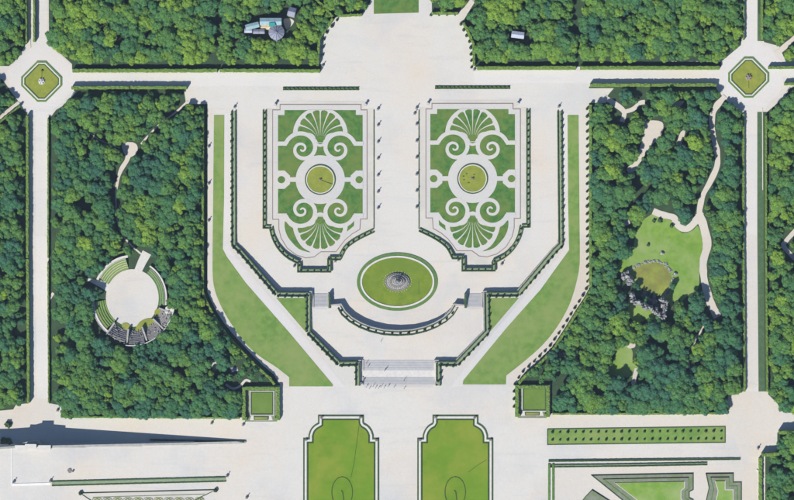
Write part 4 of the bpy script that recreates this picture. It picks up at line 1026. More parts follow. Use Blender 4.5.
box_strip([(550.6, 463), (550.6, 530)], 6.2, 'double hedge down the left side of the lower right sandy court', h=.6, hw=2.2, core='stone', hf=H, inner='verge', dark='verge')
for k, (x, y) in enumerate(((744, 472), (748, 479), (747, 487), (745, 494))):
    pass
single('white_bench', MB().box(*w(756.5, 470)[:2], 5.4, 1.9, .5, .1, -.6).box(*w(755.6, 469.3)[:2], 5, .2, .4, .4, -.6).box(*w(757.4, 470.7)[:2], 5, .2, .4, .4, -.6), 'wstone', 'short white bench beside the lower right wood', 'bench')

# ------------------------------------------------------------------ ballroom (round open air theatre)
BC = (132.3, 298.0)
def bp(a, r, sx=1.0): # angle (deg, anticlockwise from east in plan) and radius along the arena's oval
    t = math.radians(a); return (BC[0] + r * math.cos(t) * 0.945, BC[1] - r * math.sin(t) * 1.03)
def arc(a0, a1, r, n=24): return [bp(a0 + (a1 - a0) * k / n, r) for k in range(n + 1)]
HB = lambda x, y: -0.3
r = root('round_theatre', 'round white open air theatre with grass tiers and rocky cascade', 'theatre', BC, z=-.3)
part(r, 'arena_floor', MB().sheet([bp(k * 6, 28) for k in range(60)], .3, .2, 0, HB), 'gravel')
def sector(a0, a1, r0, r1): return arc(a0, a1, r0) + arc(a1, a0, r1)
for nm, a0, a1, ra, rb, n in (('nw', 98, 152, 28.3, 39, 5), ('w', 184, 230, 28.3, 40, 5), ('e', -14, 57, 28.3, 34.5, 3)):
    st = (rb - ra) / n
    for k in range(n):
        z = .45 + .45 * k
        part(r, 'grass_tier', MB().sheet(sector(a0 + k * .5, a1 - k * .5, ra + k * st, ra + (k + 1) * st - .35), z, z + .3, 0, HB), 'lawn' if nm != 'e' else 'verge')
        part(r, 'tier_kerb', MB().ribbon(arc(a0 + k * .5, a1 - k * .5, ra + (k + 1) * st - .18), .42, z + .08, z + .3, HB), 'stone' if nm == 'nw' else 'wall')
    part(r, 'outer_walk', MB().ribbon(arc(a0 + (3 if nm == 'e' else -2), a1 + 2, rb + 1.6), 2.4 if nm != 'e' else 1.6, .45 + .45 * n, 2.5, HB), 'stone')
part(r, 'outer_hedge', MB().hedge(arc(96, 130, 46), 2.0, 1.5, .2, 1.2, HB), 'hedge')
part(r, 'entrance_walk', MB().ribbon([(137.5, 272), (142, 262), (147, 252.5)], [7.5, 8.5, 9.5], .35, .3, HB), 'stone')
part(r, 'entrance_walk', MB().ribbon([(110, 288), (100, 283.5), (88, 279.5)], [9, 6.5, 2.5], .35, .3, HB), 'stone')
random.seed(21)
for k in range(8):        # millstone and shell cascade steps
    ra = 31.5 + k * 1.75
    for (a0, a1) in ((233, 262), (264, 290), (292, 317), (319, 340)):
        if k > 5 and a0 == 233: continue
        part(r, 'cascade_step', MB().sheet(sector(a0 + k * .3, a1 - k * .3, ra, ra + 1.25), .5 + .5 * k, .6 + .5 * k, 0, HB), 'mill')
        part(r, 'cascade_kerb', MB().ribbon(arc(a0 + k * .3, a1 - k * .3, ra + 1.5), .5, .62 + .5 * k, .6 + .5 * k, HB), ('wall', 'rock')[k % 2])
rb = MB()
for k in range(110):
    a = random.uniform(232, 342); q = random.uniform(30, 45); x, y = bp(a, q)
    p = w(x, y, .2 + (q - 31) / 1.75 * .5); rb.ico((p[0], p[1], p[2]), random.uniform(.15, .38), .5, k, 1, .9)
tag(part(r, 'shell_rock', rb, 'rock'), kind='stuff')
for a in (232.5, 263, 291, 318, 341): 
    part(r, 'cascade_pier', MB().ribbon([bp(a, 30), bp(a, 38), bp(a, 45)], 1.6, 3.2, 4, HB), 'wall')
part(r, 'rim_wall', MB().hedge([bp(a, 46) for a in range(262, 372, 5)], .9, 4.6, .1, 2, HB), 'stone')
part(r, 'rim_wall', MB().hedge([bp(a, 43) for a in range(186, 262, 5)], .7, 2.9, .1, 2, HB), 'wall')
part(r, 'white_landing', MB().sheet([(166, 307), (174.3, 303), (175, 312), (172, 320), (165, 312)], 3.0, 3, 0, HB), 'stone')
part(r, 'white_landing', MB().sheet([(150, 338), (157, 334), (158.5, 341), (154, 347)], 3.0, 3, 0, HB), 'stone')
part(r, 'cascade_pool', MB().sheet(catmull([(135, 331), (138, 324), (144, 319.5), (152, 318.5), (156, 322), (152, 327), (145, 331.5), (139, 333)], 4, True), .55, .4, 0, HB), 'water3')
part(r, 'cascade_pool', MB().sheet(catmull([(122, 324), (127, 323), (131, 327), (128, 330), (123, 328)], 4, True), .55, .4, 0, HB), 'water4')
part(r, 'cascade_pool', MB().sheet(catmull([(154.5, 312), (157, 308.5), (160, 310), (159.5, 316), (156, 317)], 4, True), .55, .4, 0, HB), 'water3')

# ------------------------------------------------------------------ grotto pond in the right grove
r = root('grotto_pond', 'olive brown pond ringed by rocks below a grotto in the right grove', 'pond', (652, 278))
PO = catmull([(628.5, 273), (634, 269), (640, 264.5), (650, 262.8), (660, 263.5), (667, 268), (670.5, 276), (669.5, 286), (671, 294), (672.5, 303), (671, 308.5), (668, 302), (664, 296), (659.5, 293), (657, 296), (652, 291.5), (645, 291), (640.5, 286), (639, 280), (633, 278)], 4, True)
part(r, 'pond_water', MB().sheet(PO, .3, .15, 8, Hout), 'water4')
random.seed(31)
def rocks(r, P, n, sc, spread, m='rock', dz=0.2, tall=0):
    for k in range(n):
        t = random.random() * (len(P) - 1); i = int(t); f = t - i
        x = P[i][0] + (P[i + 1][0] - P[i][0]) * f + random.uniform(-spread, spread); y = P[i][1] + (P[i + 1][1] - P[i][1]) * f + random.uniform(-spread, spread)
        q = random.uniform(.5, 1) * sc; z = Hout(x, y) + dz
        zt_ = random.uniform(.5, 1) * tall
        part(r, 'rock', MB().ico(w(x, y, z + zt_ * .55), q, .55, k, 2, .8 + zt_ * .5 / q), m)
rocks(r, [(629, 271), (636, 266), (645, 262), (656, 260.5), (665, 263.5), (671, 271), (673, 281)], 55, .7, 1.1)
rocks(r, [(671, 283), (669, 290), (663, 294)], 8, .8, .8, 'mill')
for q in ((662, 253), (675, 273.5)): part(r, 'rock', MB().ico(w(q[0], q[1], Hout(*q) + .3), 1.0, .4, 3, 2), 'rock')
struct('hollow_shade', MB().sheet(catmull([(615, 271), (626, 275), (634, 280), (641, 288), (652, 293), (664, 298), (670, 309), (664, 320), (656, 312), (640, 305), (630, 300), (622, 288)], 3, True), .26, .2, 6), 'floor')  # dark sheet painting the grotto hollow's shade over the meadow green
r = root('rock_grotto', 'broken pale rock grotto with dark hollows below the brown pond', 'grotto', (640, 290))
rocks(r, [(622, 279), (626, 274), (630, 279), (627, 284)], 22, 1.3, 2.2, 'rock', .7, 3.0)
rocks(r, [(632, 293), (633, 300), (639, 303), (646, 307), (655, 310), (659, 318)], 40, 1.25, 1.8, 'rock', .8, 6.0)
rocks(r, [(661, 299), (664, 303), (663, 310), (661, 318)], 30, 1.25, 1.8, 'rock', .9, 5.0)
rocks(r, [(640, 294), (650, 298), (656, 303)], 14, 1.2, 3.0, 'mill', .2)
part(r, 'turf_ledge', MB().sheet(catmull([(635, 305), (642, 306), (650, 308), (656, 313), (659, 321), (652, 325), (645, 319), (638, 312)], 4, True), 1.4, 2, 0, Hout), 'lawnb')
for (x, y, s) in ((654, 221, .7), (660, 220.5, .9), (671.5, 226, .8), (648, 245, .6), (640, 224, .5)):
    single('shrub', MB().ico(w(x, y, Hout(x, y) + .6), s * 1.2, .5, int(x), 3), 'box', {654: 'small dark shrub at the top of the meadow', 660: 'larger dark shrub near the top of the meadow', 671: 'dark shrub by the looping path in the meadow', 648: 'tiny shrub in the middle of the meadow', 640: 'shrub at the upper left corner of the meadow'}[int(x)], 'shrub')

# ------------------------------------------------------------------ buildings among the trees
def gable(b, x0, y0, x1, y1, zb, zt, zr):
    """ridge along x, metres"""
    ym = (y0 + y1) / 2
    b.add([(x0, y0, zt), (x1, y0, zt), (x1, ym, zr), (x0, ym, zr), (x0, y1, zt), (x1, y1, zt)], [(0, 1, 2, 3), (3, 2, 5, 4), (0, 3, 4), (1, 5, 2)])
def house(px0, py0, px1, py1, zt, zr, roofm, wallm, lab, cat, name, rz=0):
    cx, cy = (px0 + px1) / 2, (py0 + py1) / 2
    r = root(name, lab, cat, (cx, cy), z=0)
    X0, Y1, _ = w(px0, py0); X1, Y0, _ = w(px1, py1)
    lx, ly = X1 - X0, Y1 - Y0; mx, my, _ = w(cx, cy)
    wb = MB().box(mx, my, -.2, lx, ly, zt + .2); part(r, 'wall', wb, wallm)
    rb_ = MB(); gable(rb_, X0 - .3, Y0 - .3, X1 + .3, Y1 + .3, 0, zt + .01, zr); rf = part(r, 'roof', rb_, roofm)
    n = max(1, int(lx / 2.6))
    for k in range(n):
        xx = X0 + (k + .5) * lx / n
        wd = part(r, 'window', MB().box(xx, Y0 - .04, 1.0, 1.0, .1, 1.3), 'white'); part(wd, 'pane', MB().box(xx, Y0 - .1, 1.1, .8, .06, 1.1), 'glass', base=r.location)
    for k in range(n + 1):
        xx = X0 + k * lx / n
        part(rf, 'roof_seam', MB().tube([(xx, Y0 - .3, zt + .05), (xx, (Y0 + Y1) / 2, zr + .04), (xx, Y1 + .3, zt + .05)], .06, 4), 'white' if roofm != 'slate' else 'slated', base=r.location)
    if rz: r.rotation_euler.z = rz
    return r
house(261, 19.5, 281.5, 25.5, 7.0, 7.8, 'teal', 'cream', 'long pale blue roofed shed above the round tent', 'shed', 'shed')
house(261.5, 26.2, 272, 29.6, 4.0, 4.4, 'cream', 'cream', 'small cream roofed annexe left of the round tent', 'shed', 'annexe')
house(246.5, 24.5, 259, 29.0, 5.4, 6.0, 'teal', 'white', 'slanting pale greenhouse at the left end of the sheds', 'greenhouse', 'greenhouse', .25)
house(245.5, 29.8, 252.0, 33.0, 5.0, 5.5, 'white', 'white', 'small white shed at the far left of the sheds', 'shed', 'shed')
house(254, 30.5, 264.5, 34, 5.0, 5.6, 'slate', 'cream', 'low grey roofed shed left of the round tent', 'shed', 'shed')
house(289, 9, 295.5, 17, 7, 8.5, 'slate', 'cream', 'narrow grey slate roofed pavilion at the upper right of the sheds', 'pavilion', 'pavilion', -.25)
house(511.5, 33, 523, 38.5, 6.5, 7.4, 'white', 'cream', 'small white roofed hut alone in the upper right inner wood', 'hut', 'hut', -.12)
single('tarpaulin', MB().sheet([(269.5, 24), (275.5, 23.5), (276, 27.5), (270, 27.8)], 8.3, .3, 0), 'teald', 'dark green tarpaulin beside the round tent', 'tarpaulin')
single('sand_yard', MB().sheet(catmull([(284, 19), (290, 18.5), (294, 21), (292, 25), (287, 29.5), (284, 24)], 3, True), .3, .3, 0), 'gravel2', 'bright sandy yard right of the round tent', 'yard')
house(231.8, 367.5, 238, 371.5, 4, 4.6, 'white', 'white', 'tiny white roofed kiosk in the lower ballroom grove', 'kiosk', 'kiosk', .1)
house(557, 374.5, 561, 381, 4, 4.6, 'slate', 'white', 'tiny pale kiosk in the lower left of the grotto grove', 'kiosk', 'kiosk', -.1)
house(559, 352.5, 563.5, 357, 4, 4.6, 'mill', 'white', 'tiny grey kiosk near the curved edge of the grotto grove', 'kiosk', 'kiosk', .1)
r = root('round_tent', 'round grey conical roofed pavilion among the trees', 'pavilion', (277, 33), z=0)
x, y, _ = w(277, 33)
part(r, 'wall', MB().lathe(x, y, [(3.5, -.2), (3.5, 6.0)], 24), 'cream')
part(r, 'roof', MB().lathe(x, y, [(3.95, 6.0), (3.9, 6.15), (2.2, 7.1), (.5, 7.9), (.15, 8.4)], 24), 'slate')
for k in range(12):
    a = 2 * math.pi * k / 12; part(r, 'roof_rib', MB().tube([(x + 3.9 * math.cos(a), y + 3.9 * math.sin(a), 6.2), (x + 2.2 * math.cos(a), y + 2.2 * math.sin(a), 7.15), (x + .5 * math.cos(a), y + .5 * math.sin(a), 7.95)], .1, 4), 'slated')
part(r, 'porch', MB().box(x - .6, y - 4.2, -.2, 2.0, 1.8, 5.6), 'slate')

# ------------------------------------------------------------------ people
def person_mesh():
    """one continuous body, walking"""
    V = [(0, 0, .95), (0, 0, 1.15), (0, 0, 1.38), (0, 0, 1.52), (0, .02, 1.64), (0, .02, 1.74),
         (.1, 0, .9), (.1, .14, .5), (.1, .08, .08), (.1, .2, .04), (-.1, 0, .9), (-.1, -.06, .5), (-.1, -.22, .1), (-.1, -.1, .04),
         (.19, 0, 1.4), (.24, -.05, 1.12), (.24, .06, .88), (-.19, 0, 1.4), (-.24, .05, 1.12), (-.22, .18, .92)]
    E = [(0, 1), (1, 2), (2, 3), (3, 4), (4, 5), (0, 6), (6, 7), (7, 8), (8, 9), (0, 10), (10, 11), (11, 12), (12, 13), (2, 14), (14, 15), (15, 16), (2, 17), (17, 18), (18, 19)]
    R = [.15, .14, .17, .055, .1, .085, .095, .065, .045, .04, .095, .065, .045, .04, .06, .045, .03, .06, .045, .03]
    me = bpy.data.meshes.new('body'); me.from_pydata(V, E, []); o = bpy.data.objects.new('tmp', me); COL.objects.link(o)
    md = o.modifiers.new('s', 'SKIN')
    for i, v in enumerate(me.skin_vertices[0].data): v.radius = (R[i], R[i] * .85); v.use_root = (i == 0)
    o.modifiers.new('d', 'SUBSURF').levels = 1
    dg = bpy.context.evaluated_depsgraph_get(); dg.update()
    m2 = bpy.data.meshes.new_from_object(o.evaluated_get(dg)); m2.name = 'body'; bpy.data.objects.remove(o)
    for k in ('cloth1', 'skin'): m2.materials.append(M[k])
    for p in m2.polygons: p.material_index = 1 if p.center.z > 1.5 else 0
    return m2
PMB = person_mesh(); pms = []
for c in ('cloth1', 'cloth2', 'cloth3'):
    m_ = PMB.copy(); m_.materials.clear(); m_.materials.append(M[c]); m_.materials.append(M['skin'])
    for p in m_.polygons: p.material_index = 1 if p.center.z > 1.5 else 0
    pms.append(m_)
HM = mesh('hair', MB().ico((0, 0, 1.75), .115, .1, 1, 2), 'hair')
random.seed(41)
PP = [(366.5, 386.5), (369.5, 388), (373, 386), (375.5, 387.5), (378.5, 388), (381, 386.5), (384, 387.5), (388, 386.3), (394, 386.8), (404, 388.3), (386, 369), (366.5, 363), (368, 366.5), (384.5, 370.5), (404, 380), (381, 341)]
for i, p in enumerate(PP):
    k = i % 3; z = H(*p) + .12 + .05
    o = link('person', None, w(p[0], p[1], z)); 
    o.rotation_euler.z = random.uniform(0, 6.28)
    col_ = ('dark blue', 'grey', 'red')[k]
    PL_ = ['leftmost', 'second', 'third', 'fourth', 'fifth', 'sixth', 'seventh', 'eighth', 'ninth', 'rightmost', 'upper middle', 'topmost left', 'upper left', 'central', 'lower right', 'lone'][i]
    tag(o, '%s person in %s clothes walking %s' % (PL_, col_, 'below the foot of the wide stairs' if p[1] > 384.6 else 'on the wide stairs' if p[1] > 358 else 'on the middle terrace'), 'person', 'visitors around the wide stairs')
    b = bpy.data.objects.new('body', pms[k]); COL.objects.link(b); b.parent = o
    h = bpy.data.objects.new('hair', HM); COL.objects.link(h); h.parent = o

# ------------------------------------------------------------------ trees
def crown_mesh(seed, R=3.0, Hh=7.5, nl=9, dens=135):
    g = np.random.default_rng(seed); el = (g.uniform(.9, 1.15), g.uniform(.8, 1.05)); C = [(g.uniform(-.2, .2) * R, g.uniform(-.2, .2) * R, Hh - R * .6, R * .5)]
    for k in range(nl):
        a = 2 * math.pi * (k + g.uniform(-.45, .45)) / nl; q = R * g.uniform(.40, .86)
        C.append((q * math.cos(a) * el[0], q * math.sin(a) * el[1], Hh - R * g.uniform(.55, 1.25), R * g.uniform(.28, .5)))
    for k in range(nl // 2):
        a = g.uniform(0, 6.28); q = R * g.uniform(.2, .42); C.append((q * math.cos(a), q * math.sin(a), Hh - R * g.uniform(.35, .6), R * g.uniform(.26, .38)))
    vs = []; fs = []
    for (cx, cy, cz, r) in C:
        n = int(dens * (r / (R * .45)) ** 2)
        for k in range(n):
            u = g.uniform(-.45, 1); a = g.uniform(0, 6.283); s = math.sqrt(1 - u * u)
            d = np.array([s * math.cos(a), s * math.sin(a), u]); rr = r * g.uniform(.86, 1.1)
            p = np.array([cx, cy, cz]) + d * rr * np.array([1, 1, .9])
            if any((p[0] - c[0]) ** 2 + (p[1] - c[1]) ** 2 + (p[2] - c[2]) ** 2 < (c[3] * .82) ** 2 for c in C): continue
            nrm = d + np.array([0, 0, .75]) + g.normal(0, .42, 3); nrm /= np.linalg.norm(nrm)
            t = np.cross(nrm, [0.3, 0.2, 1]); t /= np.linalg.norm(t); b_ = np.cross(nrm, t)
            e = g.uniform(.13, .27); o = len(vs)
            f1, f2 = e, e * g.uniform(.6, 1)
            th = g.uniform(0, 3.14); t2 = t * math.cos(th) + b_ * math.sin(th); b2 = np.cross(nrm, t2)
            vs += [tuple(p - t2 * f1), tuple(p - b2 * f2 + nrm * .03), tuple(p + t2 * f1), tuple(p + b2 * f2 - nrm * .03)]
            fs.append((o, o + 1, o + 2, o + 3))
    me = bpy.data.meshes.new('crown'); 
    b = MB(); b.v = vs; b.f = fs; nleaf = len(fs)
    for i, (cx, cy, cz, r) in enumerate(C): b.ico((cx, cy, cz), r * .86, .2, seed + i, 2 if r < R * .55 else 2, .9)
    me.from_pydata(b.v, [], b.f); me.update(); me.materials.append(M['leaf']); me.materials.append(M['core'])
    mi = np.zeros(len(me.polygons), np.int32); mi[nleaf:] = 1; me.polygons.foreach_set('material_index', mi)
    return me
def trunk_mesh(seed, Hh=7.5):
    random.seed(seed); b = MB()
    b.tube([(0, 0, -.4), (.05, 0, 1.5), (0, .08, 3.2), (.05, .05, Hh - 2.6), (0, 0, Hh - 1.2)], [.32, .26, .2, .13, .05], 7)
    for k in range(5):
        a = k * 1.257 + random.random(); z = 2.8 + .45 * k
        b.tube([(0, 0, z), (.8 * math.cos(a), .8 * math.sin(a), z + .9), (1.7 * math.cos(a), 1.7 * math.sin(a), z + 1.5)], [.12, .08, .03], 5)
    return mesh('trunk', b, 'bark')
NV = 12
CR = [crown_mesh(100 + k, 3.0, 7.6 + .15 * (k % 3), 8 + k % 4) for k in range(NV)]
TR = [trunk_mesh(200 + k) for k in range(3)]

# where no tree may stand
PB = []
for L, wd, nm in PATHS:
    Lr = resample(L, 2.5); W_ = max(wd) if isinstance(wd, list) else wd
    PB.append((np.array(Lr), 1.1 if 'shaded' in nm else W_ / 2 + 1.6))
RING = [bp(a, 45.5) for a in range(228, 350, 6)]
CLR = [P for P, m_ in CLEAR] + [[bp(a, 30.0 if (58 < a < 96 or 154 < a < 182) else 38.5 if a < 60 else 41.5) for a in range(-20, 235, 4)] + RING + [bp(-18, 45)], [(243, 384), (283, 384), (283, 420), (243, 420)], [(512, 382), (551.5, 382), (551.5, 418), (512, 418)],
        [(132.5, 275), (139, 248), (153.5, 248), (143.5, 276)], [(86, 276), (110, 282), (110, 292), (98, 287)], [(242, 24), (262, 15), (284, 15), (288, 7), (298, 7), (297, 24), (290, 40), (265, 40), (243, 36)], [(620, 268), (660, 268), (676, 300), (668, 322), (655, 312), (630, 305), (620, 284)], [(507, 31), (526, 31), (527, 42), (508, 42)], [(230, 365), (240, 365), (240, 373), (230, 373)], [(556, 373), (563, 373), (563, 383), (556, 383)], [(558, 351), (565, 351), (565, 358), (558, 358)]]
GAP = [((-40, 91.4), (187, 91.4), 1.2), ((72, 66.4), (320, 66.4), 1.2), ((475, 64.0), (719, 64.0), 1.2), ((588, 89), (716, 89), 1.0), ((25.5, 112), (25.5, 404), .6), ((51.5, 112), (51.5, 404), .8), ((741, 112), (741, 392), .4), ((766.5, 112), (766.5, 392), .6), ((208, 104), (208, 292), 5.0), ((588.5, 104), (588.5, 288), 1.0)]
for e_ in (LW_EDGE[1:], RW_EDGE[1:]):
    for a, b in zip(e_[:-1], e_[1:]): GAP.append((a, b, 5.0 if e_[0][0] < 300 else 1.4))
def segd(p, a, b):
    ax, ay = a; bx, by = b; t = clamp(((p[0] - ax) * (bx - ax) + (p[1] - ay) * (by - ay)) / ((bx - ax) ** 2 + (by - ay) ** 2 + 1e-9))
    return math.hypot(p[0] - ax - t * (bx - ax), p[1] - ay - t * (by - ay))
HOT = [(80, 160, 24, -.3), (152, 172, 20, -.42), (128, 202, 13, -.35), (142, 208, 12, .45), (58, 10, 12, .5), (170, 245, 20, .15), (85, 238, 9, .5), (85, 258, 8, .5), (620, 115, 10, -.1), (20, 60, 12, -.15), (200, 20, 14, -.2), (540, 45, 14, .35), (545, 35, 10, .3), (500, 5, 8, .5), (575, 10, 8, .3), (610, 10, 18, .05), (660, 60, 25, -.12), (620, 300, 15, -.1), (560, 370, 20, -.25), (650, 380, 30, -.15), (760, 240, 1, 0), (775, 330, 18, .3), (780, 140, 18, .15), (70, 380, 18, .25), (100, 395, 18, .2), (150, 360, 30, -.15), (590, 200, 18, -.1), (10, 320, 15, -.2), (10, 170, 10, .3), (780, 470, 18, .05), (350, 8, 12, .1), (445, 5, 12, .05), (225, 350, 18, -.25), (100, 345, 25, -.2), (700, 200, 20, -.1), (640, 320, 14, .2), (690, 320, 12, .1), (670, 380, 30, -.1), (645, 200, 25, -.12), (290, 20, 25, .1), (240, 10, 12, .2), (290, 55, 14, .2)]
def tint_at(x, y):
    t = .43 + .60 * noise.noise(Vector((x * .045, y * .045, 1.3))) + .35 * noise.noise(Vector((x * .13, y * .13, 7))) + random.gauss(0, .15)
    for hx, hy, hr, hv in HOT:
        d = math.hypot(x - hx, y - hy) / hr
        if d < 1.5: t += hv * max(0, 1 - d * .6)
    if 250 < y < 420 and x < 760: t -= .10
    if y < 64: t += .12 + (.22 if y > 54 else 0)  # lower margin of the upper woods: sunlit edge painted as yellower leaf tint
    if x > 765: t += .12
    return clamp(t, 0, .93)
random.seed(3)
allP = []
sp = 7.2
for nm, P in WOODS.items():
    xs = [p[0] for p in P]; ys = [p[1] for p in P]; row = 0; y = min(ys) + 3
    while y < max(ys):
        x = min(xs) + 2 + (row % 2) * sp / 2
        while x < max(xs):
            px = x + random.uniform(-2.6, 2.6); py = y + random.uniform(-2.6, 2.6); x += sp
            if not inpoly(px, py, P): continue
            rad = random.choice([3.2, 4.2, 4.8, 5.4, 6.8, 8.2]) * (1 + .25 * noise.noise(Vector((px * .03, py * .03, 5))))
            rad = min(rad * (1.12 if nm == 'grotto grove' else 1.0), 9.0)
            # distance to the wood's outline, to paths and clearings
            de = min(segd((px, py), P[i], P[(i + 1) % len(P)]) for i in range(len(P)))
            if de < 2.0: continue
            rad = min(rad, de + 1.0 if de < 7 else rad)
            bad = False
            for (a, b, g_) in GAP:
                d = segd((px, py), a, b) - g_
                if d < rad * .92:
                    if d < 2.4: bad = True; break
                    rad = d / .92
            if bad: continue
            for L, wd in PB:
                d = float(np.min(np.hypot(L[:, 0] - px, L[:, 1] - py))) - wd
                if d < rad * .8:
                    if d < 1.6: bad = True; break
                    rad = max(2.2, d / .8)
            if bad: continue
            for C_ in CLR:
                if inpoly(px, py, C_): bad = True; break
                d = min(segd((px, py), C_[i], C_[(i + 1) % len(C_)]) for i in range(len(C_)))
                if d < rad * .92:
                    if d < 1.9: bad = True; break
                    rad = max(2.0, d / .92)
            if bad: continue
            if any(math.hypot(px - c[0], py - c[1]) < r_ for c, r_ in HOLES) : continue
            if any(math.hypot(px - q[0], py - q[1]) < (rad + q[2]) * .40 for q in allP[-90:]): continue
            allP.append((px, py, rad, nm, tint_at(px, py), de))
        y += sp * .80; row += 1
# trees standing on the meadow's edge and by the pond
for (x, y, rr) in ((672, 286, 3.6), (636, 287, 3.5), (644, 299, 3.0), (683, 219, 5.5), (688, 214, 4.5), (622, 306, 5)): allP.append((x, y, rr, 'grotto grove', .15, 8))
print('trees', len(allP))
inframe = [t for t in allP if 2 < t[0] < 792 and 2 < t[1] < 498]
inframe.sort(key=lambda t: -t[2])
big = inframe[:298]; bs_ = set(id(t) for t in big)
rest = [t for t in allP if id(t) not in bs_]
def tree_h(t): return (0.50 + 0.07 * t[2]) * (.72 + .28 * clamp(t[5] / 14)) * (1 + .10 * noise.noise(Vector((t[0] * .2, t[1] * .2, 9))))
LM = [((41.7, 81), 'left diamond pool'), ((748.6, 77), 'right diamond pool'), ((129, 149), 'sandy fork clearing'), ((117, 195), 'thin curving footpath'), ((98, 264), 'grass tiers of the round theatre'), ((145, 256), 'theatre entrance walk'), ((90, 300), 'left side of the round theatre'), ((140, 348), 'theatre cascade'), ((172, 300), 'right side of the round theatre'),
      ((262, 402), 'lower left cabinet pool'), ((531, 399), 'lower right cabinet pool'), ((277, 33), 'round tent'), ((253, 29), 'pale greenhouse'), ((517, 36), 'white roofed hut'), ((292, 13), 'slate pavilion'), ((655, 130), 'long sandy clearing'), ((681, 138), 'sliver of sand'), ((618, 107), 'forked path of the grotto grove'), ((660, 225), 'top of the meadow'), ((632, 250), 'left edge of the meadow'), ((697, 255), 'right edge of the meadow'),
      ((650, 275), 'brown pond'), ((645, 305), 'rock grotto'), ((620, 360), 'small green clearing'), ((715, 150), 'winding sandy path'), ((712, 310), 'foot of the winding sandy path'), ((688, 358), 'shaded footpath end'), ((207, 190), 'straight hedge of the ballroom grove'), ((225, 330), 'curved hedge of the ballroom grove'), ((250, 355), 'lower bend of the curved left hedge'), ((589, 180), 'straight hedge of the grotto grove'), ((575, 315), 'curved hedge of the grotto grove'), ((545, 358), 'lower bend of the curved right hedge'),
      ((395, 6), 'long lawn'), ((40, 200), 'upper part of the left avenue'), ((40, 330), 'lower part of the left avenue'), ((40, 20), 'top of the left avenue'), ((751, 200), 'upper part of the right avenue'), ((751, 330), 'lower part of the right avenue'), ((751, 20), 'top of the right avenue'), ((48, 410), 'sandy square at lower left'), ((750, 415), 'sandy square at lower right'), ((150, 76), 'upper left avenue'), ((650, 76), 'upper right avenue'), ((217, 40), 'gap between the upper left woods'), ((577, 30), 'gap between the upper right woods'),
      ((100, 2), 'far left top edge'), ((180, 2), 'left centre top edge'), ((620, 2), 'right centre top edge'), ((700, 2), 'far right top edge'), ((2, 250), 'middle left photo edge'), ((792, 200), 'middle right photo edge'), ((792, 350), 'lower right photo edge'), ((792, 470), 'bottom right photo corner'), ((150, 412), 'bottom hedge of the ballroom grove'), ((640, 408), 'bottom hedge of the grotto grove')]
DIR = ['right of', 'upper right of', 'above', 'upper left of', 'left of', 'lower left of', 'below', 'lower right of']
tn = lambda t: ('blue green' if t < .2 else 'deep green' if t < .38 else 'mid green' if t < .55 else 'fresh green' if t < .72 else 'yellow green')
used = set()
def tlabel(t):
    c = sorted(LM, key=lambda l: math.hypot(t[0] - l[0][0], t[1] - l[0][1]))
    for ex in ('', 'tall ', 'lopsided ') * 0: pass
    size = 'huge' if t[2] > 7.3 else 'big' if t[2] > 6.6 else 'broad'
    for k in range(9):
        for l in c[:9][k:k + 1]:
            dx, dy = t[0] - l[0][0], l[0][1] - t[1]; d = math.hypot(dx, dy)
            di = DIR[int(round(math.degrees(math.atan2(dy, dx)) / 45)) % 8]
            far = 'just ' if d < 16 else '' if d < 32 else 'well ' if d < 60 else 'far '
            s = '%s %s tree %s%s the %s' % (size, tn(t[4]), far, di, l[1])
            if s not in used and len(s.split()) <= 16: used.add(s); return s
    l = c[0]; s = '%s %s tree between %s and %s' % (size, tn(t[4]), c[0][1].replace('of the ', 'of '), c[1][1].split(' of ')[0]); used.add(s); return s
crown_refs = []; trunk_refs = []
for i, t in enumerate(big):
    o = bpy.data.objects.new('deciduous_tree', None); COL.objects.link(o)
    o.location = w(t[0], t[1], Hout(t[0], t[1])); s = t[2] * S / 3.0 * 1.04; h = tree_h(t)
    o.scale = (s, s, h); o.rotation_euler.z = random.uniform(0, 6.28)
    tag(o, tlabel(t), 'tree', 'large trees of the groves')
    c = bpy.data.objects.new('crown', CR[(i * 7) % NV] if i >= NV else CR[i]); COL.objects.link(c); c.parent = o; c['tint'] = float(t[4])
    k = bpy.data.objects.new('trunk', TR[i % 3]); COL.objects.link(k); k.parent = o
    if len(crown_refs) < NV: crown_refs.append(c)
    if len(trunk_refs) < 3: trunk_refs.append(k)
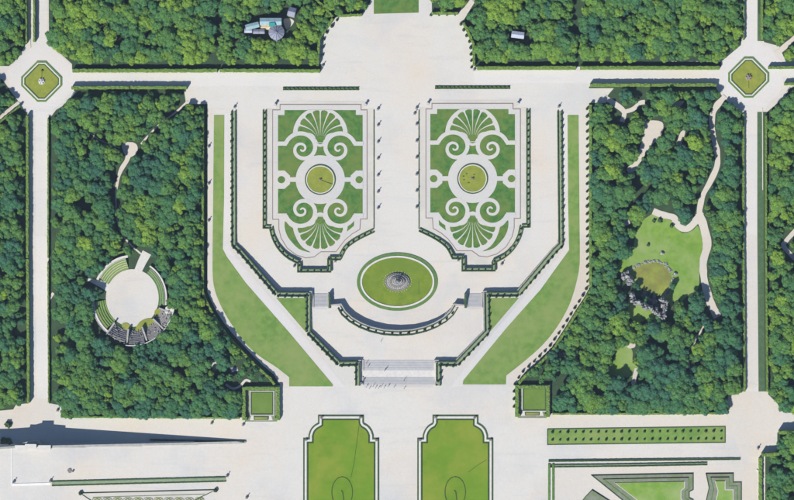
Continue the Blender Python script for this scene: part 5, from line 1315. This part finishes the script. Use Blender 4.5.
# surrounding far woods beyond the frame: same stuff object
# all remaining trees: one object
me = bpy.data.meshes.new('woodland'); n = len(rest)
me.vertices.add(n)
co = np.array([w(t[0], t[1], Hout(min(max(t[0], 0), 794), min(t[1], 500))) for t in rest]); me.vertices.foreach_set('co', co.ravel())
def fa(name, typ, arr): a = me.attributes.new(name, typ, 'POINT'); a.data.foreach_set('value' if typ != 'FLOAT_VECTOR' else 'vector', arr)
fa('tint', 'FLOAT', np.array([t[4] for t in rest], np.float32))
fa('idx', 'INT', rng.integers(0, 1000, n).astype(np.int32))
fa('scl', 'FLOAT_VECTOR', np.array([(t[2] * S / 3.0 * 1.04,) * 2 + (tree_h(t),) for t in rest], np.float32).ravel())
fa('rot', 'FLOAT_VECTOR', np.array([(0, 0, random.uniform(0, 6.28)) for t in rest], np.float32).ravel())
wood = link('woodland', me); tag(wood, 'the many smaller trees filling the groves between the large ones', 'trees', kind='stuff')
ng = bpy.data.node_groups.new('scatter', 'GeometryNodeTree')
ng.interface.new_socket('Geometry', in_out='INPUT', socket_type='NodeSocketGeometry'); ng.interface.new_socket('Geometry', in_out='OUTPUT', socket_type='NodeSocketGeometry')
gi = ng.nodes.new('NodeGroupInput'); go = ng.nodes.new('NodeGroupOutput')
def named(nm, ty):
    q = ng.nodes.new('GeometryNodeInputNamedAttribute'); q.data_type = ty; q.inputs['Name'].default_value = nm; return q.outputs[0]
aj = ng.nodes.new('GeometryNodeJoinGeometry')
for refs, out in ((crown_refs, 0), (trunk_refs, 1)):
    jn = ng.nodes.new('GeometryNodeJoinGeometry')
    for c in refs:
        oi = ng.nodes.new('GeometryNodeObjectInfo'); oi.transform_space = 'ORIGINAL'; oi.inputs['Object'].default_value = c; oi.inputs['As Instance'].default_value = True
        ng.links.new(oi.outputs['Geometry'], jn.inputs[0])
    ip = ng.nodes.new('GeometryNodeInstanceOnPoints'); ip.inputs['Pick Instance'].default_value = True
    ng.links.new(gi.outputs[0], ip.inputs['Points']); ng.links.new(jn.outputs[0], ip.inputs['Instance'])
    mo = ng.nodes.new('FunctionNodeIntegerMath') if hasattr(bpy.types, 'FunctionNodeIntegerMath') else None
    if mo:
        mo.operation = 'MODULO'; ng.links.new(named('idx', 'INT'), mo.inputs[0]); mo.inputs[1].default_value = len(refs); ng.links.new(mo.outputs[0], ip.inputs['Instance Index'])
    else: ng.links.new(named('idx', 'INT'), ip.inputs['Instance Index'])
    ng.links.new(named('scl', 'FLOAT_VECTOR'), ip.inputs['Scale']); ng.links.new(named('rot', 'FLOAT_VECTOR'), ip.inputs['Rotation'])
    ng.links.new(ip.outputs[0], aj.inputs[0])
ng.links.new(aj.outputs[0], go.inputs[0])
md = wood.modifiers.new('scatter', 'NODES'); md.node_group = ng
print('big', len(big), 'rest', n, 'labels', len(used))
